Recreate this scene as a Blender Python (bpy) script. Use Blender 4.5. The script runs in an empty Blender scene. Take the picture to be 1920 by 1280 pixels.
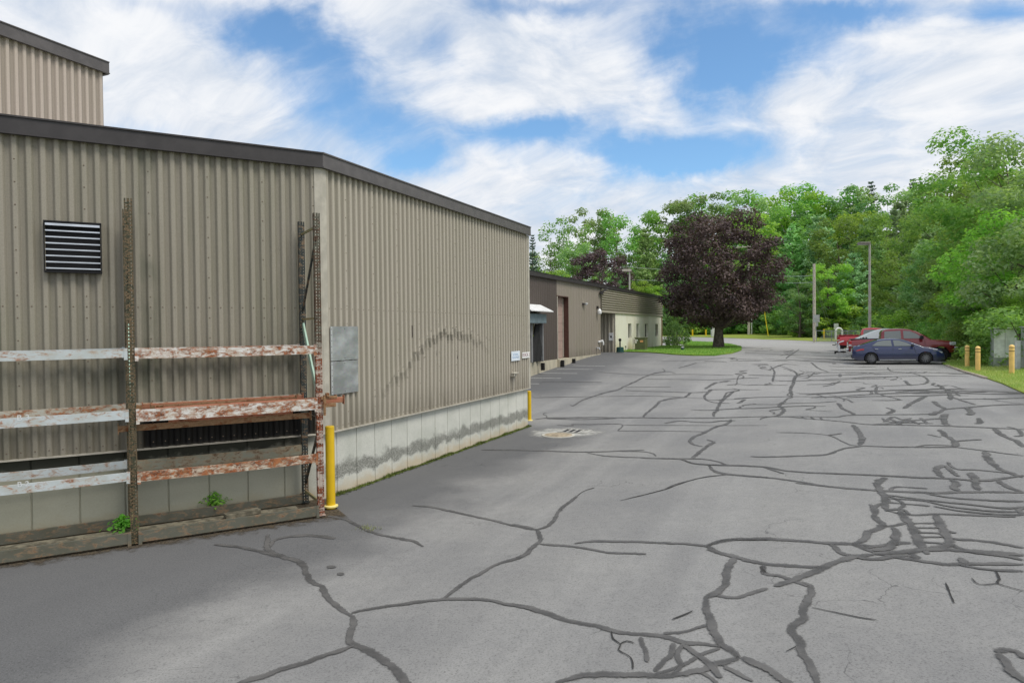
import bpy, bmesh, math, random
import numpy as np
from mathutils import Vector, Matrix
R_ = math.radians
scene = bpy.context.scene
col = scene.collection
rnd = random.Random(7)

# ---------------------------------------------------------------- camera
F_PX, CAM_Z = 1280.0, 3.0
PITCH, ROLL = math.atan(22 / 1280), 0.011
Fv = np.array([0, math.cos(PITCH), -math.sin(PITCH)])
U0 = np.array([0, math.sin(PITCH), math.cos(PITCH)])
R0 = np.array([1.0, 0, 0])
Rv = math.cos(ROLL) * R0 - math.sin(ROLL) * U0
Uv = math.sin(ROLL) * R0 + math.cos(ROLL) * U0
cam = bpy.data.objects.new('camera', bpy.data.cameras.new('camera'))
col.objects.link(cam)
cam.matrix_world = Matrix(((Rv[0], Uv[0], -Fv[0], 0), (Rv[1], Uv[1], -Fv[1], 0), (Rv[2], Uv[2], -Fv[2], CAM_Z), (0, 0, 0, 1)))
cam.data.lens, cam.data.sensor_width = 24.0, 36.0
cam.data.clip_start, cam.data.clip_end = 0.1, 5000
scene.camera = cam

# ---------------------------------------------------------------- surveying: a sight line meets the ground or a wall
DX, DY = 0.40, 0.9165                      # direction of the drive; (DY, -DX) points to its right
def sm(x):
    x = min(1.0, max(0.0, x)); return x * x * (3 - 2 * x)
def st(x, y): return DY * x - DX * y, DX * x + DY * y
def xy(s, t): return DY * s + DX * t, -DX * s + DY * t
def gz(x, y):
    s, t = st(x, y)
    a = 0.70 * sm((s + 7) / 13)
    b = 1.15 * sm((t - 24) / 26) * (1 - 0.36 * sm((s + 6) / 11) * (1 - sm((t - 60) / 40)))
    z = (a ** 4 + b ** 4) ** 0.25
    z += 0.22 * sm((s - 7.2) / 3)
    z += min(.6, max(0, .02 * (t - 108)))
    if s > 11: z += min(0.09 * (s - 11), 5)
    return z
def ray(px, py): return Fv + Rv * (px - 960) / F_PX + Uv * (640 - py) / F_PX
def gat(px, py):
    d = ray(px, py); z = 0.5
    for _ in range(60):
        if d[2] >= -1e-5: return np.array([d[0], d[1], 0]) * 300
        k = (z - CAM_Z) / d[2]
        z = 0.5 * z + 0.5 * gz(d[0] * k, d[1] * k)
    return np.array([d[0] * k, d[1] * k, gz(d[0] * k, d[1] * k)])
def atz(px, py, z):
    d = ray(px, py); return np.array([0, 0, CAM_Z]) + d * (z - CAM_Z) / d[2]
def atd(px, py, depth):
    d = ray(px, py); return np.array([0, 0, CAM_Z]) + d * depth / (d @ Fv)
def onwall(px, py, P, d):
    r = ray(px, py); n = np.array([d[1], -d[0]])
    k = (P @ n) / (r[:2] @ n); X = r[:2] * k
    return float((X - P) @ d), CAM_Z + r[2] * k
def horizon(px): return 618 - 0.011 * (px - 960)

# ---------------------------------------------------------------- mesh builder
class MB:
    def __init__(s): s.v, s.f = [], []
    def add(s, vs, fs):
        o = len(s.v); s.v += [tuple(map(float, p)) for p in vs]; s.f += [tuple(i + o for i in f) for f in fs]; return s
    def hexa(s, c): return s.add(c, [(0, 3, 2, 1), (4, 5, 6, 7), (0, 1, 5, 4), (1, 2, 6, 5), (2, 3, 7, 6), (3, 0, 4, 7)])
    def box(s, c, size, ax=(1, 0), ):
        # ax: horizontal direction of the box's length
        a = np.array([ax[0], ax[1], 0.0]); a /= np.linalg.norm(a); b = np.array([-a[1], a[0], 0]); u = np.array([0, 0, 1.0])
        c = np.array(c, float); x, y, z = size[0] / 2, size[1] / 2, size[2] / 2
        P = [c + a * i * x + b * j * y + u * k * z for k in (-1, 1) for i, j in ((-1, -1), (1, -1), (1, 1), (-1, 1))]
        return s.hexa(P)
    def bar(s, p, q, w, h, up=(0, 0, 1)):
        p, q = np.array(p, float), np.array(q, float); d = (q - p) / np.linalg.norm(q - p)
        up = np.array(up, float)
        if abs(d @ up) > .98: up = np.array([1.0, 0, 0])
        r = np.cross(d, up); r /= np.linalg.norm(r); u = np.cross(r, d)
        P = [e + r * i * w / 2 + u * j * h / 2 for e in (p, q) for i, j in ((-1, -1), (1, -1), (1, 1), (-1, 1))]
        return s.hexa(P)
    def tube(s, pts, rad, n=8, caps=True):
        pts = [np.array(p, float) for p in pts]
        if not hasattr(rad, '__len__'): rad = [rad] * len(pts)
        vs, fs = [], []
        ref = None
        for i, p in enumerate(pts):
            d = pts[min(i + 1, len(pts) - 1)] - pts[max(i - 1, 0)]; d /= (np.linalg.norm(d) + 1e-9)
            if ref is None: ref = np.array([1.0, 0, 0]) if abs(d[0]) < .9 else np.array([0, 1.0, 0])
            a = np.cross(d, ref); a /= np.linalg.norm(a); b = np.cross(d, a); ref = np.cross(a, d)
            for k in range(n):
                t = 2 * math.pi * k / n; vs.append(p + rad[i] * (math.cos(t) * a + math.sin(t) * b))
        for i in range(len(pts) - 1):
            for k in range(n):
                fs.append((i * n + k, i * n + (k + 1) % n, (i + 1) * n + (k + 1) % n, (i + 1) * n + k))
        if caps: fs += [tuple(range(n)), tuple(range((len(pts) - 1) * n, len(pts) * n))[::-1]]
        return s.add(vs, fs)
    def lathe(s, prof, c, n=20, axis=2):
        # prof: list of (radius, height) ; closed by caps
        vs, fs = [], []
        for r, h in prof:
            for k in range(n):
                t = 2 * math.pi * k / n; q = [r * math.cos(t), r * math.sin(t), h]
                if axis == 1: q = [q[0], q[2], q[1]]
                vs.append(np.array(q) + np.array(c, float))
        m = len(prof)
        for i in range(m - 1):
            for k in range(n): fs.append((i * n + k, i * n + (k + 1) % n, (i + 1) * n + (k + 1) % n, (i + 1) * n + k))
        fs += [tuple(range(n))[::-1], tuple(range((m - 1) * n, m * n))]
        return s.add(vs, fs)
    def quad(s, a, b, c, d): return s.add([a, b, c, d], [(0, 1, 2, 3)])
    def prism(s, poly, off):
        n = len(poly); off = np.array(off, float)
        return s.add([np.array(p, float) for p in poly] + [np.array(p, float) + off for p in poly],
                     [tuple(range(n))[::-1], tuple(range(n, 2 * n))] + [(i, (i + 1) % n, n + (i + 1) % n, n + i) for i in range(n)])
    def build(s, name, mat, parent=None, bevel=0, smooth=False):
        return mesh_obj(name, np.array(s.v), s.f, mat, parent, bevel, smooth)

def mesh_obj(name, v, f, mat, parent=None, bevel=0, smooth=False, fix=True):
    v = np.array(v, float)
    if parent is not None: v = v - np.array(parent['_o'])
    me = bpy.data.meshes.new(name); me.from_pydata(v.tolist(), [], [list(q) for q in f])
    if fix:
        bm = bmesh.new(); bm.from_mesh(me); bmesh.ops.recalc_face_normals(bm, faces=bm.faces); bm.to_mesh(me); bm.free()
    if smooth:
        me.polygons.foreach_set('use_smooth', [True] * len(me.polygons))
    me.materials.append(mat)
    o = bpy.data.objects.new(name, me); col.objects.link(o)
    if parent is not None: o.parent = parent
    if bevel:
        b = o.modifiers.new('edge', 'BEVEL'); b.width = bevel; b.segments = 2; b.limit_method = 'ANGLE'; b.angle_limit = R_(40)
    if smooth and bevel == 0: shade_auto(o)
    return o
def shade_auto(o, ang=40):
    me = o.data; bm = bmesh.new(); bm.from_mesh(me)
    for e in bm.edges:
        if len(e.link_faces) == 2 and e.calc_face_angle(0) > R_(ang): e.smooth = False
    bm.to_mesh(me); bm.free()
def set_rib(o):
    # how far each vertex stands out of the valley of its rib, 0..1
    a = o.data.attributes.new('rib', 'FLOAT', 'POINT'); a.data.foreach_set('value', np.array(RIB, dtype=np.float32)[:len(o.data.vertices)]); return o
RIB = []
def thing(name, label, cat, loc=(0, 0, 0), group=None):
    o = bpy.data.objects.new(name, None); col.objects.link(o); o.location = [float(q) for q in loc]
    o.empty_display_size = .2; o['_o'] = [float(q) for q in loc]; tag(o, label, cat, group); return o
def sub(o, parent):
    # a mesh built in the thing's own frame becomes the child of one of its parts
    o.parent = parent; return o
def tag(o, label=None, cat=None, group=None):
    if label: o['label'] = label
    if cat: o['category'] = cat
    if group: o['group'] = group
    return o
def merge_into(a, b):
    # welds surface detail (screw heads, creases) into the sheet it belongs to
    bm = bmesh.new(); bm.from_mesh(a.data); n0 = len(bm.faces); base = len(a.data.materials)
    bm.from_mesh(b.data); bm.faces.ensure_lookup_table()
    for f in bm.faces[n0:]: f.material_index = base
    bm.to_mesh(a.data); bm.free(); a.data.materials.append(b.data.materials[0]); bpy.data.objects.remove(b)
def structure(o): o['kind'] = 'structure'; return o
def stuff(o): o['kind'] = 'stuff'; return o
def copy_tree(o, parent=None):
    c = o.copy(); col.objects.link(c)
    if parent is not None: c.parent = parent
    for ch in list(o.children): copy_tree(ch, c)
    return c

# ---------------------------------------------------------------- node helper
class NT:
    def __init__(s, name):
        s.m = bpy.data.materials.new(name); s.m.use_nodes = True; s.t = s.m.node_tree; s.t.nodes.clear()
        s.out = s.t.nodes.new('ShaderNodeOutputMaterial')
    def n(s, typ, **kw):
        nd = s.t.nodes.new('ShaderNode' + typ)
        for k, v in kw.items():
            if k.startswith('_'): setattr(nd, k[1:], v)
        for k, v in kw.items():
            if not k.startswith('_'):
                key = int(k[1:]) if k[0] == 'i' and k[1:].isdigit() else k.replace('0', ' ')
                s.set(nd.inputs[key], v)
        return nd
    def set(s, inp, v):
        if isinstance(v, bpy.types.NodeSocket): s.t.links.new(v, inp)
        elif isinstance(v, bpy.types.Node): s.t.links.new(v.outputs[0], inp)
        elif isinstance(v, (tuple, list)) and len(v) == 3 and inp.type == 'RGBA': inp.default_value = (*v, 1)
        else: inp.default_value = v
    def math(s, op, a, b=0.0, c=None, clamp=False):
        nd = s.t.nodes.new('ShaderNodeMath'); nd.operation = op; nd.use_clamp = clamp
        s.set(nd.inputs[0], a); s.set(nd.inputs[1], b)
        if c is not None: s.set(nd.inputs[2], c)
        return nd.outputs[0]
    def mix(s, f, a, b, blend='MIX'):
        nd = s.t.nodes.new('ShaderNodeMix'); nd.data_type = 'RGBA'; nd.blend_type = blend; nd.clamp_factor = True
        s.set(nd.inputs[0], f); s.set(nd.inputs[6], a); s.set(nd.inputs[7], b); return nd.outputs[2]
    def map(s, x, a, b, c=0.0, d=1.0, smooth=True):
        nd = s.t.nodes.new('ShaderNodeMapRange'); nd.interpolation_type = 'SMOOTHSTEP' if smooth else 'LINEAR'
        for i, q in enumerate((x, a, b, c, d)): s.set(nd.inputs[i], q)
        return nd.outputs[0]
    def pos(s): return s.n('NewGeometry').outputs['Position']
    def objc(s): return s.n('TexCoord').outputs['Object']
    def scale(s, vec, sc, loc=(0, 0, 0), rot=(0, 0, 0)):
        nd = s.t.nodes.new('ShaderNodeMapping'); s.set(nd.inputs[0], vec); nd.inputs[1].default_value = loc; nd.inputs[2].default_value = rot; nd.inputs[3].default_value = sc; return nd.outputs[0]
    def noise(s, vec, sc=5., det=4., rough=.55, dist=0.):
        nd = s.t.nodes.new('ShaderNodeTexNoise'); s.set(nd.inputs['Vector'], vec)
        nd.inputs['Scale'].default_value = sc; nd.inputs['Detail'].default_value = det; nd.inputs['Roughness'].default_value = rough; nd.inputs['Distortion'].default_value = dist
        return nd.outputs[0]
    def sep(s, vec): nd = s.n('SeparateXYZ', i0=vec); return nd.outputs[0], nd.outputs[1], nd.outputs[2]
    def dot(s, vec, d):
        nd = s.t.nodes.new('ShaderNodeVectorMath'); nd.operation = 'DOT_PRODUCT'; s.set(nd.inputs[0], vec); nd.inputs[1].default_value = d; return nd.outputs['Value']
    def bump(s, h, strength=.3, dist=.02):
        nd = s.t.nodes.new('ShaderNodeBump'); s.set(nd.inputs['Height'], h); nd.inputs['Strength'].default_value = strength; nd.inputs['Distance'].default_value = dist; return nd.outputs[0]
    def pbsdf(s, color, rough=.6, metal=0., spec=.3, normal=None, **kw):
        nd = s.t.nodes.new('ShaderNodeBsdfPrincipled'); s.set(nd.inputs['Base Color'], color); s.set(nd.inputs['Roughness'], rough); s.set(nd.inputs['Metallic'], metal)
        nd.inputs['Specular IOR Level'].default_value = spec
        if normal is not None: s.set(nd.inputs['Normal'], normal)
        for k, v in kw.items(): s.set(nd.inputs[k.replace('0', ' ')], v)
        return nd.outputs[0]
    def done(s, sh): s.t.links.new(sh, s.out.inputs[0]); return s.m

def paint(name, c, rough=.5, metal=0., spec=.35, var=.12, sc=4., coat=0., speck=0.):
    k = NT(name); p = k.objc()
    a = k.noise(p, sc, 5.)
    cc = k.mix(k.map(a, .35, .68), tuple(q * (1 - var) for q in c), tuple(min(1, q * (1 + var)) for q in c))
    if speck: cc = k.mix(k.map(k.noise(p, 60, 2.), .58, .75, 0, speck), cc, (.03, .03, .03))
    kw = {'Coat Weight': coat} if coat else {}
    return k.done(k.pbsdf(cc, rough, metal, spec, **kw))

def siding(name, c, grime=.25, dark_marks=None, rib=None):
    k = NT(name); p = k.pos()
    streak = k.noise(k.scale(p, (5, 5, .35)), 1., 5., .6)
    big = k.noise(p, .45, 4.)
    fine = k.noise(p, 55, 3., .7)
    x, y, z = k.sep(p)
    cc = k.mix(k.map(streak, .38, .72, 0, grime), c, (c[0] * .62, c[1] * .66, c[2] * .58))
    cc = k.mix(k.map(big, .45, .7, 0, .3), cc, (c[0] * .86, c[1] * .93, c[2] * .80))
    cc = k.mix(k.map(fine, .3, .75, .82, 1.12), (0, 0, 0), cc)
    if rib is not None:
        # rib light and shade put into the colour: darker valleys, lighter crowns
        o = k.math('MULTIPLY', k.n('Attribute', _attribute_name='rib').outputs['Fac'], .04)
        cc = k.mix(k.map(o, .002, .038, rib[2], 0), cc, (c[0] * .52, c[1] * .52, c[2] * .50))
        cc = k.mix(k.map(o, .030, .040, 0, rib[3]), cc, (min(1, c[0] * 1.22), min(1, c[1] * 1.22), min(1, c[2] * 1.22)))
    # washed grime collected low on the sheets
    cc = k.mix(k.math('MULTIPLY', k.map(z, 1.9, 1.15), k.map(streak, .3, .7, .05, .5)), cc, (.09, .075, .055))
    if dark_marks: cc = dark_marks(k, cc, p, z)
    return k.done(k.pbsdf(cc, k.map(fine, .3, .7, .5, .68), 0., .3))

CU = atd(192, 117, 16.4)[:2]; C1 = np.array([-3.40, 12.22]); C2 = np.array([0.49, 21.20])
D1 = (C2 - C1) / np.linalg.norm(C2 - C1); N1 = np.array([D1[1], -D1[0]])
DL = np.array([.8645, .5026]); NL = np.array([DL[1], -DL[0]])
P2 = np.array([1.02, 37.55]); D2 = np.array([.408, .913]); D2 /= np.linalg.norm(D2); N2 = np.array([D2[1], -D2[0]])
FLOOR, ROOF1, ROOF2 = 1.19, 6.15, 6.2
def P3(P, d, n, a, o, z): q = P + d * a + n * o; return (q[0], q[1], z)

def dark_marks_left(k, cc, p, z):
    a = k.dot(p, (DL[0], DL[1], 0)); a = k.math('SUBTRACT', a, float(C1 @ DL))
    nz = k.noise(k.scale(p, (3, 3, 1.2)), 1.6, 6., .65)
    # near-black band on the wall under the loaded middle shelf of the right bay
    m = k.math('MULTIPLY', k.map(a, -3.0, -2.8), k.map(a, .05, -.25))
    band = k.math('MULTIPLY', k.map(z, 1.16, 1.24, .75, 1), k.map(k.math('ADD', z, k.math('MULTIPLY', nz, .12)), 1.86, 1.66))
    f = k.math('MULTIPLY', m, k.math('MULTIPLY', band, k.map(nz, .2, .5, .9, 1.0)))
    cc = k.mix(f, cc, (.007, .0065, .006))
    # green film running down below the top shelf; dark streak beside the upright
    nb = k.noise(k.scale(p, (1.6, 1.6, .9)), 1.4, 5.)
    g = k.math('MULTIPLY', k.map(z, 2.7, 2.45), k.map(z, 1.9, 2.5))
    cc = k.mix(k.math('MULTIPLY', g, k.map(nb, .42, .66, 0, .75)), cc, (.06, .062, .045))
    h = k.map(k.math('ABSOLUTE', k.math('ADD', a, 2.72)), .22, .05)
    cc = k.mix(k.math('MULTIPLY', k.math('MULTIPLY', h, k.map(z, 1.8, 2.2)), k.map(nb, .35, .65, .1, .55)), cc, (.09, .1, .07))
    return cc

M = {}
M['siding_left'] = siding('grey_green_siding', (.305, .278, .225), .5, dark_marks_left, (C1, NL, .36, .22))
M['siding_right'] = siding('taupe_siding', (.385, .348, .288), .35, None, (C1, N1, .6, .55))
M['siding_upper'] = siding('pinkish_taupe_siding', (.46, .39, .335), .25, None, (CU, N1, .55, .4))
M['siding_brown'] = siding('dark_brown_siding', (.105, .085, .075), .2)
M['siding_tan'] = siding('tan_siding', (.30, .26, .215), .2)
M['siding_pale'] = siding('pale_taupe_siding', (.42, .38, .31), .2)
M['trim_taupe'] = paint('taupe_trim', (.44, .41, .345), .5)
M['fascia'] = paint('dark_brown_fascia', (.045, .040, .040), .45, spec=.4)
M['fascia_grey'] = paint('grey_brown_fascia', (.10, .09, .088), .4, spec=.45)
M['roof'] = paint('grey_membrane_roof', (.25, .25, .24), .8)
M['cream'] = None
M['black'] = paint('black_rubber', (.015, .015, .015), .7)
M['dark'] = paint('dark_interior', (.01, .01, .012), .8)
M['yellow'] = paint('yellow_bollard_paint', (.72, .47, .012), .38, var=.06, sc=3, coat=.2)
M['amber'] = paint('amber_bollard_sleeve', (.88, .58, .20), .5, var=.08)
M['galv'] = None
M['alu'] = paint('bare_aluminium', (.72, .73, .76), .28, 1.0, var=.1)
M['alu_matt'] = paint('dull_aluminium', (.62, .63, .64), .42, .6, var=.1)
M['white'] = paint('white_enamel', (.78, .78, .77), .45)
M['white_sign'] = paint('white_sign_face', (.80, .80, .78), .5, var=.04)
M['blue_white'] = paint('pale_blue_sign_face', (.70, .76, .82), .5, var=.04)
M['ink_red'] = paint('dark_red_ink', (.16, .015, .03), .6)
M['ink_blue'] = paint('faded_blue_ink', (.40, .52, .68), .6)
M['ink_white'] = paint('white_stencil', (.72, .74, .74), .7)
M['utility_green'] = paint('olive_utility_green', (.115, .125, .06), .45)
M['dark_green'] = paint('dark_green_plastic', (.012, .06, .05), .5)
M['grey_cabinet'] = paint('grey_green_cabinet', (.72, .76, .71), .5)
M['grey_cabinet_dark'] = paint('weathered_grey_base', (.33, .36, .34), .6)
M['pole_wood'] = paint('weathered_pole_wood', (.50, .45, .38), .85, var=.25, sc=9)
M['pole_metal'] = paint('bronze_grey_pole', (.46, .43, .39), .5)
M['cable'] = paint('pale_cable', (.30, .36, .32), .6)
M['guy'] = paint('yellow_guy_guard', (.75, .58, .03), .5)
M['bark'] = paint('grey_brown_bark', (.13, .105, .085), .9, var=.35, sc=6)
M['bark_dark'] = paint('dark_bark', (.13, .105, .088), .9, var=.35, sc=6)
M['tan_door'] = paint('pinkish_tan_door', (.40, .29, .245), .5, var=.06)
M['jamb'] = paint('dark_red_brown_jamb', (.095, .045, .035), .5)
M['moss'] = paint('mossy_green', (.10, .13, .025), .9, var=.4, sc=8)
M['steel_chain'] = paint('galvanised_wire', (.33, .35, .36), .5, .4)

def concrete(name):
    k = NT(name); p = k.pos(); x, y, z = k.sep(p)
    big = k.noise(p, 1.1, 6., .6); fine = k.noise(p, 40, 4., .7)
    c = k.mix(k.map(big, .35, .7), (.62, .62, .56), (.50, .51, .45))
    c = k.mix(k.map(fine, .35, .7, 0, .22), c, (.2, .2, .18))
    vo = k.n('TexVoronoi', Vector=p, Scale=17.); pit = k.map(vo.outputs[0], .06, .11, 1, 0)
    c = k.mix(k.math('MULTIPLY', pit, k.map(k.noise(p, 3, 2.), .5, .62, 0, .8)), c, (.06, .06, .055))
    nz = k.noise(k.scale(p, (1.6, 1.6, 2.)), 1.7, 6., .65)
    nj = k.math('SUBTRACT', nz, .5)
    zz = k.math('ADD', z, k.math('MULTIPLY', nj, .55))
    # grey splash stain half way up the wall that faces the drive
    s = k.dot(p, (DY, -DX, 0)); t = k.dot(p, (DX, DY, 0))
    face = k.map(t, 9.6, 10.1)
    mid = k.math('MULTIPLY', k.map(zz, .24, .34), k.map(zz, .62, .46))
    c = k.mix(k.math('MULTIPLY', k.math('MULTIPLY', mid, face), k.map(fine, .3, .62, .35, .95)), c, (.15, .15, .13))
    rust = k.map(zz, .30, .02)
    c = k.mix(k.math('MULTIPLY', rust, .6), c, (.50, .38, .22))
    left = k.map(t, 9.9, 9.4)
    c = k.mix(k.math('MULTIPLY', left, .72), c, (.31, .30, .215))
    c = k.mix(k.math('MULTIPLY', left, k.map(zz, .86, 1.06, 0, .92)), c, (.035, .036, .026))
    return k.done(k.pbsdf(c, .85, 0., .25, normal=k.bump(fine, .25, .01)))
M['concrete'] = concrete('foundation_concrete')

def concrete_far():
    k = NT('dock_concrete'); p = k.pos()
    a = k.noise(k.scale(p, (2, 2, .6)), 1.2, 5.)
    c = k.mix(k.map(a, .35, .7), (.52, .47, .36), (.38, .35, .27))
    return k.done(k.pbsdf(c, .85))
M['concrete_far'] = concrete_far()
def cream():
    k = NT('cream_painted_block'); p = k.pos(); x, y, z = k.sep(p)
    a = k.noise(k.scale(p, (.5, .5, .35)), 1., 5.)
    c = k.mix(k.map(a, .4, .65), (.80, .78, .67), (.72, .69, .56))
    c = k.mix(k.math('MULTIPLY', k.map(z, 2.2, 1.3), k.map(a, .4, .62, 0, .6)), c, (.50, .42, .22))
    return k.done(k.pbsdf(c, .7))
M['cream'] = cream()
def galv():
    k = NT('galvanised_sheet'); p = k.pos()
    vo = k.n('TexVoronoi', Vector=p, Scale=26.)
    a = k.noise(k.scale(p, (1.5, 1.5, 3)), 1.3, 5.)
    c = k.mix(k.map(a, .35, .7), (.40, .41, .42), (.60, .61, .61))
    c = k.mix(.04, c, vo.outputs[1], 'OVERLAY')
    return k.done(k.pbsdf(c, k.map(a, .3, .7, .36, .55), .75, .5))
M['galv'] = galv()

def rusty(name, base, amount, rust=(.34, .115, .045), dark=(.07, .03, .018), sc=1., top=.12):
    k = NT(name); p = k.pos()
    n1 = k.noise(k.scale(p, (2.2 * sc, 2.2 * sc, 5 * sc)), 3.0, 9., .72, .5)
    n2 = k.noise(p, 22 * sc, 4., .7); n3 = k.noise(p, 5 * sc, 5.)
    f = k.map(k.math('ADD', n1, k.math('MULTIPLY', k.math('SUBTRACT', n2, .5), .34)), 56 * .01 - amount * .3, .74 - amount * .3)
    r = k.mix(k.map(n2, .35, .66), dark, rust)
    r = k.mix(k.map(n3, .48, .7, 0, .6), r, (rust[0] * 1.25, rust[1] * 1.6, rust[2] * 1.7))
    b = k.mix(k.map(n3, .36, .68, 0, .4), base, (base[0] * .68, base[1] * .62, base[2] * .5))
    halo = k.map(n1, .50 - amount * .3, .64 - amount * .3, 0, .5)
    b = k.mix(halo, b, (.42, .26, .14))
    c = k.mix(f, b, r)
    return k.done(k.pbsdf(c, k.map(f, 0, 1, .5, .88, smooth=False), 0., .3, normal=k.bump(k.math('ADD', f, n2), .3, .004)))
M['beam_white'] = rusty('chalky_white_beam', (.52, .57, .58), .10)
M['beam_rust'] = rusty('rust_eaten_white_beam', (.70, .70, .68), .40)
M['beam_rust2'] = rusty('rusty_cream_beam', (.62, .60, .52), .62)
M['beam_low'] = rusty('grimy_bottom_beam', (.125, .125, .098), .02, (.17, .075, .04), (.05, .04, .03))
M['post'] = rusty('mossy_rusty_post', (.040, .046, .028), .16, (.075, .046, .028), (.024, .019, .013), 3.2)
M['post_rust'] = rusty('rusty_red_post', (.40, .33, .28), .55, (.24, .075, .035), (.08, .035, .02), 1.6)
M['brace_green'] = rusty('pale_green_brace', (.36, .52, .42), -.25)
M['brace_dark'] = rusty('dark_stained_brace', (.03, .038, .038), .05, (.08, .05, .03))
M['brace_olive'] = rusty('olive_brace', (.20, .20, .10), .1)
M['spare'] = rusty('orange_primer_beam', (.42, .15, .09), .25, (.30, .09, .045), (.12, .045, .025))
M['spare_dark'] = rusty('dull_brown_beam', (.23, .13, .06), .4, (.22, .08, .03), (.08, .04, .02))
M['plank'] = paint('rotten_grey_plank', (.19, .17, .12), .9, var=.4, sc=9)

# ---------------------------------------------------------------- world: blue sky with broken cloud
SUN_EL, SUN_AZ = R_(58), math.atan2(.84, -.54)     # azimuth from +Y towards +X: behind the camera, to the right
w = bpy.data.worlds.new('World'); scene.world = w; w.use_nodes = True
class WT(NT):
    def __init__(s, w): s.t = w.node_tree; s.t.nodes.clear(); s.out = s.t.nodes.new('ShaderNodeOutputWorld')
k = WT(w)
v = k.n('TexCoord').outputs['Generated']
vx, vy, vz = k.sep(v)
sky = k.n('TexSky', _sky_type='NISHITA', _sun_disc=False, _sun_elevation=SUN_EL, _sun_rotation=SUN_AZ, _air_density=1.0, _dust_density=.6, _ozone_density=2.5)
den = k.math('ADD', k.math('MAXIMUM', vz, 0.0), .26)
comb = k.n('CombineXYZ', X=k.math('DIVIDE', vx, den), Y=k.math('DIVIDE', vy, den), Z=0.0)
pl = k.scale(comb.outputs[0], (1, 1, 1), (3.1, 1.7, 0), (0, 0, R_(28)))
warp = k.noise(pl, 1.1, 3.)
pw = k.n('VectorMath', _operation='ADD', i0=k.scale(pl, (.8, 1.1, 1)), i1=k.n('CombineXYZ', X=k.math('MULTIPLY', warp, .9), Y=k.math('MULTIPLY', warp, -.5), Z=0.0).outputs[0]).outputs[0]
n1 = k.noise(pw, 1.7, 11., .60)
n2 = k.noise(pw, 4.6, 10., .62)
yy = k.math('MAXIMUM', vy, .05)
a = k.math('DIVIDE', vx, yy); e = k.math('DIVIDE', vz, yy)
d1 = k.noise(v, 7., 6., .6); d2 = k.noise(k.scale(v, (1, 1, 1), (5, 3, 1)), 9., 6., .6)
a = k.math('ADD', a, k.math('MULTIPLY', k.math('SUBTRACT', d1, .5), .22)); e = k.math('ADD', e, k.math('MULTIPLY', k.math('SUBTRACT', d2, .5), .10))
gap = 0.0
for ca, ce, ra, re, wt in ((-.345, .44, .10, .05, .95), (-.27, .36, .07, .06, .6), (.33, .415, .17, .05, .8), (.30, .36, .08, .05, .75), (.02, .30, .12, .025, .7), (.22, .262, .17, .028, .8),
                           (-.12, .245, .06, .03, .65), (.27, .235, .08, .018, .45), (-.18, .30, .05, .03, .35), (.50, .465, .16, .025, .75), (.72, .45, .06, .03, .6), (.05, .47, .12, .02, .45),
                           (-.55, .475, .14, .02, .35), (-.54, .30, .06, .02, .4), (-.12, .41, .05, .04, .35), (-.70, .40, .06, .02, .4)):
    g = k.math('ADD', k.math('POWER', k.math('DIVIDE', k.math('SUBTRACT', a, ca), ra), 2.), k.math('POWER', k.math('DIVIDE', k.math('SUBTRACT', e, ce), re), 2.))
    g = k.math('MULTIPLY', k.math('POWER', 2.718, k.math('MULTIPLY', g, -1.0)), wt)
    gap = k.math('ADD', gap, g)
low = k.map(vz, .22, .02, 0, .25)
cov = k.math('ADD', k.math('ADD', n1, low), k.math('MULTIPLY', k.math('SUBTRACT', n2, .5), .42))
cov = k.math('SUBTRACT', k.math('ADD', cov, .10), k.math('MULTIPLY', gap, .63))
mask = k.map(cov, .14, .66)
thick = k.map(k.math('ADD', k.math('MULTIPLY', n2, .75), k.math('MULTIPLY', n1, .25)), .36, .66)
cl = k.mix(thick, (5.0, 5.6, 6.5), (7.5, 7.6, 7.8))
skyc = k.mix(1.0, sky.outputs[0], (1.05, 1.32, 1.42), 'MULTIPLY')
fin = k.mix(mask, skyc, cl)
bg = k.n('Background', Color=fin, Strength=.1)
k.t.links.new(bg.outputs[0], k.out.inputs[0])

sun = bpy.data.lights.new('sun', 'SUN'); sun.energy = 2.1; sun.angle = R_(24); sun.color = (1, .95, .87)
so = bpy.data.objects.new('sun', sun); col.objects.link(so)
sd = Vector((math.sin(SUN_AZ) * math.cos(SUN_EL), math.cos(SUN_AZ) * math.cos(SUN_EL), math.sin(SUN_EL)))
so.rotation_euler = sd.to_track_quat('Z', 'Y').to_euler(); so.location = (0, -10, 40)
scene.view_settings.view_transform = 'Standard'; scene.view_settings.look = 'None'; scene.view_settings.exposure = 0.33
scene.render.engine = 'CYCLES'
scene.cycles.max_bounces = 6

M['beam_grime'] = rusty('dirt_streaked_beam', (.30, .30, .23), .22, (.16, .09, .05), (.06, .045, .03))
M['beam_cream'] = rusty('rust_spotted_cream_beam', (.46, .46, .40), .34)
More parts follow.
